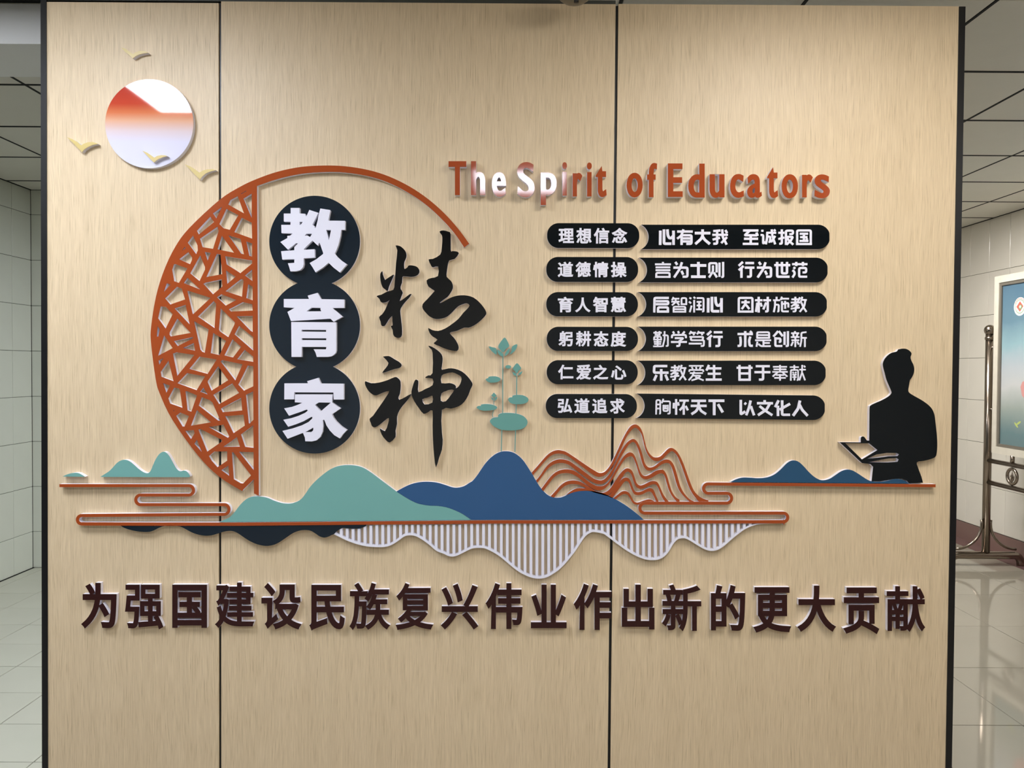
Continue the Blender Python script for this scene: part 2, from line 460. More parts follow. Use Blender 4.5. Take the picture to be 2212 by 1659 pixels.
# lamps and added fills
for i, (x, y, sx, sy, st, cc) in enumerate(LIGHTS):
    rgb = (0.90, 0.945, 1.04, 1) if cc == 'c' else (1.0, 0.96, 0.91, 1)
    side = 'left' if x < -.3 else ('right' if x > .3 else 'middle')
    wher = 'before the panelled partition' if y > -2 and y < 0 else ('near the viewer' if y < 0 else 'behind the partition')
    lab = 'square flush ceiling light at the %s, %s' % (side, wher)
    if y == -0.5: lab = 'added square ceiling light at the far left, out of view, brightening the beam'
    if y > 2.5: lab = 'added square ceiling light, out of view, brightening the far right corridor'
    r = empty('ceiling_light', (x, y, CEIL), lab, 'ceiling light')
    fr = 0.012
    d = link('diffuser', box_mesh('diffuser', (-sx / 2 + fr, -sy / 2 + fr, -.002), (sx / 2 - fr, sy / 2 - fr, .004), emis('lit_diffuser', rgb, st)), r)
    import bmesh
    V = []; F = []
    for (a, b, c_, d_) in ((-sx / 2, -sy / 2, sx / 2, -sy / 2 + fr), (-sx / 2, sy / 2 - fr, sx / 2, sy / 2), (-sx / 2, -sy / 2 + fr, -sx / 2 + fr, sy / 2 - fr), (sx / 2 - fr, -sy / 2 + fr, sx / 2, sy / 2 - fr)):
        s = len(V)
        V += [(a, b, -.004), (c_, b, -.004), (c_, d_, -.004), (a, d_, -.004), (a, b, .010), (c_, b, .010), (c_, d_, .010), (a, d_, .010)]
        F += [tuple(s + q for q in f) for f in [(0, 3, 2, 1), (4, 5, 6, 7), (0, 1, 5, 4), (1, 2, 6, 5), (2, 3, 7, 6), (3, 0, 4, 7)]]
    link('frame', mesh('frame', V, F, M['beam']), r)

# ---- partition with three laminate panels
def edge(t, b):      # an upright edge measured at two points -> x as a line over z
    (xa, za), (xb, zb_) = at(*t), at(*b)
    return lambda z: xb + (xa - xb) * (z - zb_) / (za - zb_)
E0, E1 = edge((88.8, 8), (91.9, 1655)), edge((101.3, 8), (104.3, 1655))
S1a, S1b = edge((472.0, 8), (472.8, 1655)), edge((477.7, 8), (478.0, 1655))
S2a, S2b = edge((1329.9, 10), (1312.6, 1655)), edge((1336.0, 10), (1318.6, 1655))
E2, E3 = edge((2071, 16), (2042, 1655)), edge((2084.6, 16), (2055, 1655))
TOP = at(1100, 8)[1]
def slab(name, ea, eb, y0, y1, z0, z1, m):
    me = box_mesh(name, (0, y0, z0), (1, y1, z1), m)
    for v in me.vertices: v.co.x = (ea if v.co.x < .5 else eb)(v.co.z)
    return me
part = link('wall_front', slab('wall_front', lambda z: E0(z) + .002, lambda z: E3(z) - .002, 0.006, 0.11, 0, TOP - .002, M['black']))
tag(part, 'free-standing partition clad in oak-look laminate with raised lettering', kind='structure')
for a, b, tz in ((E1, S1a, at(300, 5.5)[1]), (S1b, S2a, at(900, 6)[1]), (S2b, E2, at(1700, 11)[1])):
    link('panel', slab('panel', a, b, 0, 0.006, 0.0, tz, M['wood']), part)
for a, b in ((E0, E1), (E2, E3)):
    link('edge_trim', slab('edge_trim', a, b, -0.003, 0.112, 0, TOP, M['black']), part)
link('top_dark_strip', slab('top_dark_strip', E1, S2a, 0.0, 0.11, TOP + .001, TOP + .012, M['gap_shade']), part)  # dark strip standing in for the shaded gap above the panels
link('top_dark_strip', slab('top_dark_strip', S2b, E3, 0.03, 0.11, TOP - .002, TOP + .010, M['black']), part)

# ================================================================== THE ARTWORK
T15, T18, T20, T10 = 0.0155, 0.018, 0.021, 0.013

# --- lattice half-moon ----------------------------------------------------
A = crop(300, 340, 5.53); B = crop(300, 600, 6.637); C = crop(300, 800, 5.53)
ocirc = [(518.8, 403.3), (473.6, 432.2), (408.5, 492.8), (377.8, 534.4), (354.2, 584.1), (337, 640), (326.4, 705.5), (326.4, 743),
         (336.2, 818.5), (345.2, 850.6), (372.3, 906.7), (426.6, 982.6), (473.6, 1029.7), (523.3, 1061)]
outer = [(1013.5, 526.3), (990, 494.5), (960, 461), (925, 430), (885, 403), (840, 381), (795, 367), (745, 359), (700, 357.5), (650, 360.5), (600, 370.7), (556, 386)] + ocirc
outer = smooth(outer, 4, False)
inner = [(555, 401.5), (600, 386.5), (650, 375.5), (700, 371.5), (745, 372.5), (793, 380), (836, 393), (879, 414.5), (918, 440.5), (952, 471), (981, 503), (1003, 534.7)]
inner = smooth(inner, 4, False)
moon = outer + C([(1245, 1425), (1372, 1302), (1375, 1472), (1432, 1496)]) + inner
holes = [A(h) for h in (
    [(1218, 435), (1280, 398), (1286, 402), (1226, 438)], [(1248, 492), (1348, 430), (1348, 716), (1340, 710)],
    [(1092, 508), (1180, 462), (1255, 668), (1066, 562)], [(884, 668), (994, 588), (925, 730)],
    [(1044, 614), (1188, 690), (1085, 865), (1010, 845), (960, 795)], [(1226, 720), (1348, 780), (1352, 970), (1138, 892)],
    [(852, 706), (898, 772), (715, 922), (692, 876)], [(728, 970), (938, 826), (952, 880), (885, 1092), (760, 1072), (752, 1050)],
    [(645, 932), (700, 1050), (704, 1110), (684, 1156), (582, 1018)], [(552, 1066), (556, 1088), (516, 1114)],
    [(990, 935), (1136, 1138), (938, 1098)], [(1070, 932), (1215, 975), (1255, 1158), (1222, 1150)],
    [(1282, 1004), (1352, 1028), (1352, 1185), (1318, 1176)], [(590, 1130), (636, 1195), (634, 1225), (612, 1275), (480, 1216)],
    [(732, 1168), (790, 1310), (790, 1340), (724, 1478), (612, 1384)], [(786, 1128), (858, 1142), (820, 1235)],
    [(930, 1152), (975, 1160), (994, 1395), (804, 1430)], [(1030, 1180), (1352, 1232), (1352, 1268), (1213, 1382), (1048, 1278)],
    [(418, 1274), (440, 1276), (580, 1326), (478, 1498), (420, 1478), (396, 1340)], [(1040, 1350), (1155, 1425), (1055, 1512)],
    [(1352, 1338), (1356, 1476), (1266, 1410)], [(580, 1436), (732, 1578), (536, 1500)],
    [(990, 1456), (998, 1540), (885, 1636), (770, 1510), (795, 1496)])]
holes += [B(h) for h in (
    [(398, 78), (455, 98), (355, 208)], [(545, 128), (615, 155), (662, 310), (450, 384), (374, 296)],
    [(694, 188), (720, 190), (1028, 288), (1015, 300), (778, 522), (768, 515)], [(1460, 20), (1492, 24), (1500, 45), (1478, 270), (1240, 192)],
    [(1566, 92), (1630, 130), (1632, 322), (1538, 290)], [(1180, 236), (1395, 318), (1245, 400), (1118, 280)],
    [(1490, 348), (1625, 380), (1632, 470), (1320, 484), (1290, 452)], [(1070, 334), (1108, 370), (1084, 722), (845, 556)],
    [(1172, 438), (1378, 640), (1372, 665), (1330, 750), (1282, 852), (1160, 768), (1146, 740)], [(1400, 552), (1632, 548), (1632, 776), (1600, 760)],
    [(310, 410), (388, 418), (484, 522), (382, 730), (274, 580)], [(670, 388), (728, 670), (510, 440)],
    [(550, 582), (742, 790), (455, 842), (436, 812), (440, 780)], [(268, 690), (298, 740), (280, 842), (256, 842)],
    [(790, 622), (1000, 740), (945, 1074), (905, 1060), (880, 1030)], [(1064, 790), (1250, 905), (1155, 1108), (1028, 1080)],
    [(1435, 688), (1638, 850), (1638, 1044), (1370, 810)], [(360, 826), (484, 1008), (274, 1120)],
    [(772, 850), (772, 870), (556, 980), (500, 908)], [(788, 935), (805, 1044), (632, 1008)],
    [(1340, 880), (1466, 988), (1350, 1142), (1224, 1112)], [(1515, 1032), (1638, 1130), (1640, 1204), (1408, 1168)],
    [(540, 1068), (795, 1106), (550, 1408), (486, 1088)], [(355, 1150), (290, 1250), (280, 1188)],
    [(868, 1130), (1115, 1172), (985, 1378), (722, 1306)], [(1195, 1180), (1486, 1240), (1382, 1474), (1170, 1200)],
    [(1560, 1258), (1640, 1268), (1640, 1556), (1505, 1620), (1424, 1532)], [(425, 1186), (497, 1484), (322, 1420), (310, 1350)],
    [(1135, 1266), (1280, 1468), (1040, 1620), (985, 1500), (986, 1480)], [(690, 1366), (948, 1414), (828, 1612), (552, 1512)])]
holes += [C(h) for h in (
    [(288, 152), (370, 182), (328, 270)], [(420, 205), (478, 216), (490, 235), (520, 448), (372, 396), (350, 335)],
    [(555, 250), (580, 250), (694, 300), (626, 494), (580, 478)], [(770, 205), (820, 288), (732, 255)],
    [(750, 320), (845, 355), (880, 385), (972, 600), (945, 600), (714, 420)], [(1115, 155), (1196, 270), (958, 404), (888, 294)],
    [(1222, 328), (1234, 478), (1000, 500), (978, 456)], [(1365, 252), (1368, 590), (1322, 638), (1312, 630), (1278, 294)],
    [(692, 474), (860, 620), (620, 662)], [(495, 504), (598, 546), (545, 672), (520, 670), (444, 544)],
    [(1030, 548), (1250, 530), (1265, 660), (1130, 752)], [(835, 678), (1010, 648), (1080, 790), (1062, 806)],
    [(552, 722), (655, 714), (666, 750), (622, 824)], [(708, 706), (740, 702), (990, 830), (992, 850), (815, 972)],
    [(1366, 656), (1370, 926), (1268, 914), (1218, 766)], [(1172, 798), (1206, 912), (1008, 914)],
    [(692, 828), (752, 978), (662, 878)], [(900, 970), (1055, 968), (1055, 1078), (938, 1158), (868, 1080), (836, 1024)],
    [(1110, 978), (1130, 980), (1340, 1254), (1244, 1352), (1215, 1350), (1132, 1300)], [(1194, 972), (1370, 978), (1370, 1194)],
    [(1070, 1138), (1078, 1262), (984, 1192)], [(410, 478), (418, 476), (424, 486), (416, 490)])]
cutout('lattice_window', 'orange half-moon window cut-out with cracked-ice lattice and long arc', 'wall art', [moon] + holes, T15, 'orange')

# --- sun disc and birds ---------------------------------------------------
def sun_mat():
    m = bpy.data.materials.new('sunset_print'); m.use_nodes = True
    nt = m.node_tree; b = nt.nodes['Principled BSDF']
    tc = nt.nodes.new('ShaderNodeTexCoord'); sp = nt.nodes.new('ShaderNodeSeparateXYZ'); mr = nt.nodes.new('ShaderNodeMapRange')
    mr.inputs['From Min'].default_value = -0.137; mr.inputs['From Max'].default_value = 0.137
    cr = nt.nodes.new('ShaderNodeValToRGB'); e = cr.color_ramp.elements
    e[0].position = 0.0; e[0].color = lin((220, 220, 240)); e[1].position = 1.0; e[1].color = lin((188, 60, 50))  # printed fade, its reds paled for haze reflected on the gloss
    for p, c in ((0.30, (222, 220, 240)), (0.42, (226, 208, 212)), (0.53, (230, 178, 148)), (0.62, (222, 128, 86)), (0.72, (202, 76, 54))):
        q = e.new(p); q.color = lin(c)
    nt.links.new(tc.outputs['Object'], sp.inputs[0]); nt.links.new(sp.outputs['Z'], mr.inputs['Value'])
    nt.links.new(mr.outputs['Result'], cr.inputs['Fac']); nt.links.new(cr.outputs['Color'], b.inputs['Base Color'])
    b.inputs['Roughness'].default_value = 0.04; b.inputs['Specular IOR Level'].default_value = 0.6
    return m
M['sun'] = sun_mat()
cutout('sun_disc', 'round glossy sun disc fading from red to white', 'wall art', [arc(322.4, 267.2, 95.3, 0, 360, 95, 96.1)[:-1]], T15, 'sun')
Q = crop(0, 0, 3.95)
bird0 = [(0, 0), (45, 15), (80, 35), (120, 70), (137, 62), (165, 42), (205, 36), (245, 40), (285, 62), (240, 62), (200, 72), (160, 92), (142, 116), (128, 128), (85, 85), (45, 45)]
def bird(pts): return [Q(pts)]
birds = [
    ([(1035, 405), (1075, 418), (1105, 440), (1133, 462), (1155, 447), (1185, 436), (1220, 433), (1250, 440), (1265, 450), (1225, 455), (1185, 465), (1155, 480), (1133, 497), (1100, 468), (1065, 440)], 0, 'pale gold flying bird cut-out high above the sun disc, topmost bird'),
    ([(570, 1170), (620, 1188), (660, 1212), (692, 1240), (715, 1226), (750, 1213), (790, 1211), (825, 1222), (835, 1228), (790, 1236), (745, 1256), (715, 1278), (700, 1298), (660, 1258), (615, 1212)], 0, 'pale gold flying bird cut-out left of the sun disc, leftmost bird'),
    ([(1213, 1285), (1255, 1302), (1290, 1325), (1316, 1345), (1340, 1330), (1375, 1323), (1410, 1325), (1430, 1332), (1395, 1338), (1355, 1355), (1330, 1372), (1313, 1387), (1280, 1355), (1245, 1318)], T15, 'pale gold flying bird cut-out lying on the lower part of the sun disc'),
    ([(1575, 1402), (1625, 1420), (1665, 1445), (1703, 1472), (1730, 1455), (1770, 1444), (1815, 1443), (1842, 1452), (1795, 1462), (1755, 1480), (1725, 1505), (1706, 1532), (1665, 1492), (1615, 1440)], 0, 'pale gold flying bird cut-out right of the sun disc beside the panel joint')]
for pts, base, lab in birds:
    cutout('flying_bird', lab, 'bird cut-out', bird(pts), T15 if not base else .012, 'yellow', 'birds around the sun', base=base)

# --- name boards: three joined discs with thick white characters -----------
def arcs3():
    cx = 679.6; r = 98.0; c = [520.8, 702.5, 881.8]
    def half(k, a0, a1): return arc(cx, c[k], r, a0, a1, 40)
    d01 = math.degrees(math.asin((c[1] - c[0]) / 2 / r)); d12 = math.degrees(math.asin((c[2] - c[1]) / 2 / r))
    return (half(0, -90, d01) + half(1, -d01, d12)[1:] + half(2, -d12, 90)[1:] + half(2, 90, 180 + d12)[1:]
            + half(1, 180 - d12, 180 + d01)[1:] + half(0, 180 - d01, 270)[1:-1])
cutout('disc_board', 'glossy dark board of three joined discs standing one above another', 'sign board', [arcs3()], .012, 'slate')
K1 = crop(570, 410, 8.295); K2 = crop(570, 600, 8.295); K3 = crop(570, 785, 8.295)
jiao = [K1([(480, 325), (640, 325), (640, 422), (740, 430), (752, 478), (768, 462), (815, 360), (976, 412), (868, 628), (905, 645), (912, 690), (932, 670), (960, 560), (985, 430), (1012, 335), (1185, 362), (1190, 375),
            (1155, 545), (1165, 552), (1455, 556), (1455, 718), (1388, 718), (1372, 830), (1338, 980), (1300, 1080), (1270, 1142), (1310, 1195), (1390, 1268), (1488, 1334), (1362, 1482), (1250, 1395), (1160, 1308), (1050, 1400),
            (925, 1478), (870, 1385), (820, 1312), (945, 1240), (1060, 1150), (1062, 1130), (1002, 960), (990, 948), (965, 1000), (870, 910), (715, 1062), (720, 1074), (908, 1064), (908, 1215), (715, 1228), (715, 1330),
            (700, 1390), (650, 1440), (570, 1460), (475, 1460), (455, 1390), (430, 1316), (545, 1308), (545, 1240), (330, 1250), (308, 1100), (545, 1082), (545, 1025), (612, 960), (575, 958), (430, 1072), (295, 935),
            (420, 865), (420, 825), (470, 820), (515, 782), (315, 775), (312, 628), (475, 628), (478, 572), (357, 568), (357, 425), (480, 425)]),
        K1([(640, 575), (697, 575), (655, 630), (640, 625)]), K1([(765, 785), (865, 785), (828, 845), (778, 818), (730, 822)]), K1([(1115, 718), (1203, 718), (1165, 905)])]
yu = [K2([(785, 320), (962, 270), (1025, 382), (1440, 390), (1440, 540), (1228, 540), (1412, 700), (1250, 788), (1190, 732), (485, 775), (422, 612), (548, 540), (357, 528), (357, 380), (808, 380)]),
      K2([(850, 535), (1020, 540), (1010, 560), (1028, 600), (762, 602)]),
      K2([(490, 792), (1298, 797), (1298, 1300), (1285, 1350), (1250, 1385), (1200, 1410), (1130, 1418), (948, 1418), (925, 1340), (890, 1280), (1110, 1282), (1118, 1262), (1118, 1240), (680, 1238), (675, 1418), (495, 1418)]),
      K2([(678, 932), (1115, 935), (1115, 968), (675, 962)]), K2([(678, 1082), (1118, 1085), (1118, 1118), (678, 1115)])]
jia = [K3([(775, 318), (975, 258), (1020, 360), (1432, 365), (1432, 648), (1252, 648), (1245, 522), (545, 518), (540, 645), (365, 645), (367, 358), (790, 357)]),
       K3([(555, 555), (1230, 555), (1222, 700), (1372, 808), (1222, 912), (1250, 975), (1300, 1045), (1390, 1130), (1490, 1195), (1415, 1270), (1362, 1345), (1260, 1285), (1180, 1200), (1120, 1110), (1080, 1005), (1055, 1020), (1062, 1120), (1050, 1230),
           (1010, 1320), (940, 1380), (860, 1398), (742, 1395), (735, 1330), (700, 1245), (425, 1350), (332, 1210), (500, 1170), (680, 1110), (800, 1050), (868, 985), (868, 960), (850, 958), (700, 1040), (560, 1095), (435, 1135), (348, 1010),
           (480, 985), (620, 940), (740, 885), (788, 845), (770, 825), (650, 870), (450, 938), (363, 805), (500, 780), (600, 745), (688, 705), (555, 697)]),
       K3([(978, 700), (1200, 703), (1018, 860), (915, 745)]), K3([(740, 1232), (885, 1148), (885, 1190), (870, 1215), (840, 1232)])]
for lp, lab in ((jiao, 'thick white character 教 on the top disc of the dark board'), (yu, 'thick white character 育 on the middle disc of the dark board'), (jia, 'thick white character 家 on the bottom disc of the dark board')):
    cutout('board_character', lab, 'character', lp, .014, 'white', 'white characters on the disc board', base=.012)

# --- brush calligraphy ------------------------------------------------------
J = crop(800, 490, 5.926); Lc = crop(780, 740, 5.926)
jing = [[(322, 240), (375, 245), (410, 268), (440, 300), (460, 340), (460, 390), (435, 450), (432, 505), (440, 540), (478, 515), (482, 500), (510, 492), (560, 498), (600, 515), (628, 555), (620, 600), (580, 630), (520, 640), (420, 632), (408, 660),
         (405, 715), (388, 760), (390, 800), (415, 845), (375, 950), (440, 910), (500, 865), (525, 862), (495, 910), (440, 970), (388, 1045), (385, 1110), (395, 1200), (405, 1290), (405, 1380), (385, 1415), (350, 1422), (310, 1405), (290, 1370), (285, 1320),
         (262, 1270), (285, 1262), (282, 1200), (278, 1140), (230, 1195), (190, 1260), (160, 1272), (138, 1255), (130, 1210), (112, 1155), (150, 1120), (190, 1060), (220, 990), (248, 935), (215, 958), (175, 970), (135, 962), (115, 920), (80, 885),
         (140, 868), (215, 828), (295, 805), (310, 730), (320, 600), (330, 450), (345, 300)],
        [(155, 568), (160, 610), (185, 672), (200, 672), (292, 612), (292, 640), (240, 760), (222, 822), (190, 800), (155, 770), (130, 690), (128, 600)],
        [(885, 60), (935, 45), (1000, 62), (1028, 95), (1030, 300), (1050, 310), (1105, 315), (1132, 340), (1080, 410), (1010, 430), (990, 500), (978, 580), (978, 640), (1030, 690), (1055, 740), (1055, 790), (1030, 840), (990, 895), (940, 930), (890, 970),
         (915, 968), (1000, 920), (1080, 888), (1160, 876), (1240, 880), (1320, 905), (1390, 960), (1450, 1030), (1485, 1095), (1470, 1140), (1400, 1210), (1330, 1260), (1260, 1290), (1200, 1290), (1110, 1330), (1040, 1345), (1018, 1365), (1070, 1420),
         (1110, 1480), (1132, 1545), (1110, 1588), (1040, 1582), (960, 1560), (880, 1525), (810, 1490), (860, 1445), (800, 1405), (760, 1360), (740, 1295), (790, 1320), (870, 1332), (960, 1300), (1050, 1240), (1130, 1175), (1190, 1100), (1240, 1050),
         (1270, 1005), (1235, 978), (1180, 990), (1120, 1020), (1060, 1080), (990, 1145), (920, 1172), (840, 1180), (770, 1155), (720, 1110), (672, 1050), (670, 990), (730, 925), (810, 835), (818, 815), (745, 765), (720, 685), (780, 655), (865, 630),
         (868, 508), (800, 518), (775, 490), (745, 418), (800, 410), (895, 355), (915, 270), (922, 140), (910, 100)]]
shen = [[(285, 178), (340, 172), (375, 180), (430, 215), (490, 250), (520, 290), (490, 325), (430, 338), (360, 362), (270, 388), (320, 320), (350, 260), (290, 190)],
        [(60, 495), (130, 520), (230, 512), (340, 480), (435, 440), (475, 458), (505, 500), (505, 600), (495, 660), (478, 700), (490, 732), (560, 700), (645, 655), (600, 730), (540, 800), (490, 870), (460, 950), (460, 1040), (440, 1130), (440, 1210),
         (365, 1278), (310, 1240), (265, 1180), (240, 1098), (305, 1135), (345, 1040), (355, 965), (300, 1000), (240, 1050), (180, 1085), (140, 1070), (125, 1030), (108, 978), (150, 940), (200, 870), (270, 770), (330, 680), (360, 620), (280, 640),
         (200, 675), (150, 665), (100, 625), (65, 570), (48, 520)],
        [(860, 42), (910, 55), (980, 100), (1030, 150), (1045, 210), (1035, 300), (1035, 348), (1120, 330), (1200, 335), (1290, 370), (1360, 430), (1410, 495), (1428, 540), (1400, 600), (1370, 680), (1320, 760), (1250, 815), (1150, 845), (1035, 860),
         (1035, 1150), (1045, 1240), (1035, 1370), (1000, 1470), (958, 1598), (935, 1450), (920, 1250), (915, 1060), (915, 870), (860, 890), (800, 912), (740, 840), (680, 750), (645, 660), (650, 600), (670, 530), (695, 475), (732, 490), (730, 560),
         (735, 635), (820, 595), (915, 545), (915, 462), (820, 450), (860, 420), (915, 390), (915, 130), (890, 80)],
        [(1030, 425), (1090, 395), (1170, 382), (1230, 405), (1282, 440), (1280, 500), (1250, 560), (1215, 585), (1215, 560), (1190, 535), (1130, 518), (1030, 520)],
        [(1030, 650), (1090, 620), (1130, 605), (1190, 608), (1150, 670), (1085, 750), (1020, 745)], [(785, 725), (850, 705), (900, 682), (915, 690), (912, 768), (812, 792)]]
cutout('calligraphy_character', 'glossy black brush-written character 精, upper of the two beside the disc board', 'character', [smooth(J(l), 2) for l in jing], T10, 'ink', 'brush-written characters')
cutout('calligraphy_character', 'glossy black brush-written character 神, lower of the two beside the disc board', 'character', [smooth(Lc(l), 2) for l in shen], T10, 'ink', 'brush-written characters')

# --- mountains, ribbon, waves -----------------------------------------------
D = crop(480, 960, 3.814); Ec = crop(1000, 960, 5.267); H = crop(1500, 970, 4.096); W2 = crop(110, 960, 5.395)
teal_top = [(473.3, 1127.8)] + D([(25, 618), (60, 600), (100, 560), (150, 495), (200, 450), (250, 430), (310, 430), (370, 440), (430, 465), (490, 483), (550, 488), (600, 478), (650, 450), (690, 400), (720, 355), (770, 300), (840, 240), (900, 200), (960, 178),
            (1030, 170), (1100, 175), (1160, 192), (1220, 228), (1280, 272), (1350, 325), (1435, 388), (1500, 430), (1560, 465), (1620, 490), (1700, 504), (1780, 508), (1850, 520), (1920, 545), (1990, 580), (2050, 622)])
tt = smooth(teal_top, 4, False)
cutout('mountain', 'teal mountain cut-out with two humps above the orange line', 'mountain cut-out', [tt], T15, 'teal', 'mountain cut-outs on the orange line')
k0 = min(range(len(tt)), key=lambda i: abs(tt[i][0] - D([(1435, 388)])[0][0]))
blue_top = smooth(D([(1435, 388), (1500, 352), (1560, 326), (1630, 311), (1700, 308), (1770, 315), (1840, 335), (1890, 352), (1935, 357), (1990, 345), (2040, 315)]) +
                  Ec([(110, 415), (160, 355), (210, 280), (260, 210), (320, 148), (380, 105), (440, 82), (500, 78), (560, 88), (620, 120), (680, 175), (730, 245), (780, 325), (830, 410), (880, 490), (920, 535), (960, 572), (1000, 595), (1050, 607),
                      (1110, 605), (1160, 588), (1210, 562), (1280, 540), (1360, 528), (1440, 528), (1520, 538), (1600, 560), (1660, 585), (1720, 615), (1790, 655), (1870, 705), (1950, 765), (2010, 815), (2057, 857)]), 3, False)
cutout('mountain', 'large blue mountain cut-out right of the teal mountain', 'mountain cut-out', [blue_top + [(p[0] + .25, p[1] - .25) for p in reversed(tt[k0 + 1:])]], T15, 'blue', 'mountain cut-outs on the orange line')
cutout('mountain', 'tiny teal hill cut-out at the far left above the orange ribbon', 'mountain cut-out',
       [smooth(W2([(135, 375), (180, 353), (230, 337), (280, 331), (320, 336), (360, 355), (395, 377)]), 4, False)], T18, 'teal', 'mountain cut-outs on the orange line')
cutout('mountain', 'small teal twin-peak hill cut-out above the left orange ribbon', 'mountain cut-out',
       [smooth(W2([(575, 379), (620, 350), (680, 310), (720, 270), (770, 215), (820, 185), (870, 180), (920, 200), (970, 240), (1020, 285), (1070, 320), (1110, 335), (1140, 330), (1165, 300), (1190, 240), (1220, 175), (1260, 115), (1300, 88), (1335, 92),
                   (1370, 125), (1400, 175), (1430, 230), (1460, 280), (1490, 308), (1515, 312), (1545, 305), (1575, 312), (1600, 335), (1620, 370), (1607, 382)]), 4, False)], T18, 'teal', 'mountain cut-outs on the orange line')
hr = smooth(H([(322, 292), (360, 272), (400, 258), (440, 252), (500, 254), (560, 258), (620, 255), (670, 243), (720, 218), (770, 175), (820, 125), (860, 103), (895, 102), (930, 118), (970, 155), (1010, 200), (1060, 245), (1110, 272), (1150, 276), (1200, 262),
                (1250, 230), (1300, 197), (1350, 182), (1395, 188), (1440, 212), (1490, 245), (1530, 270), (1570, 285), (1640, 290), (1700, 282), (1750, 270), (1800, 265), (1850, 275), (1885, 295), (1900, 306)]), 4, False)
cutout('mountain', 'low deep blue range of hills cut-out before the reading figure', 'mountain cut-out', [hr], T18, 'blue2', 'mountain cut-outs on the orange line')

RW = 6.5
r1 = ([(128.2, 1049)] + arc(407.5, 1059.2, 10.2, -90, 90) + arc(303.5, 1079.8, 10.4, -90, -270) + arc(484, 1100.6, 10.5, -90, 90)
      + [(176, 1113.7)] + arc(176, 1122.7, 8.95, -90, -270))
r1b = [(176, 1131.7), (332, 1132.3), (520, 1132.3), (1060, 1127.5), (1692.3, 1127.2)] + arc(1692.3, 1117.8, 9.4, 90, -90) + arc(1393, 1097.7, 10.8, 90, 270) + \
      arc(1569.8, 1076.2, 10.7, 90, -90) + arc(1530, 1055.5, 10.1, 90, 270) + [(2021, 1049.3)]
cutout('ribbon_line', 'long orange ribbon line winding under the mountains with looped ends', 'wall art', [stroke(r1, RW), stroke(r1b, [7.0] * 5 + [RW] * (len(r1b) - 5))], T18, 'orange', rule='union')

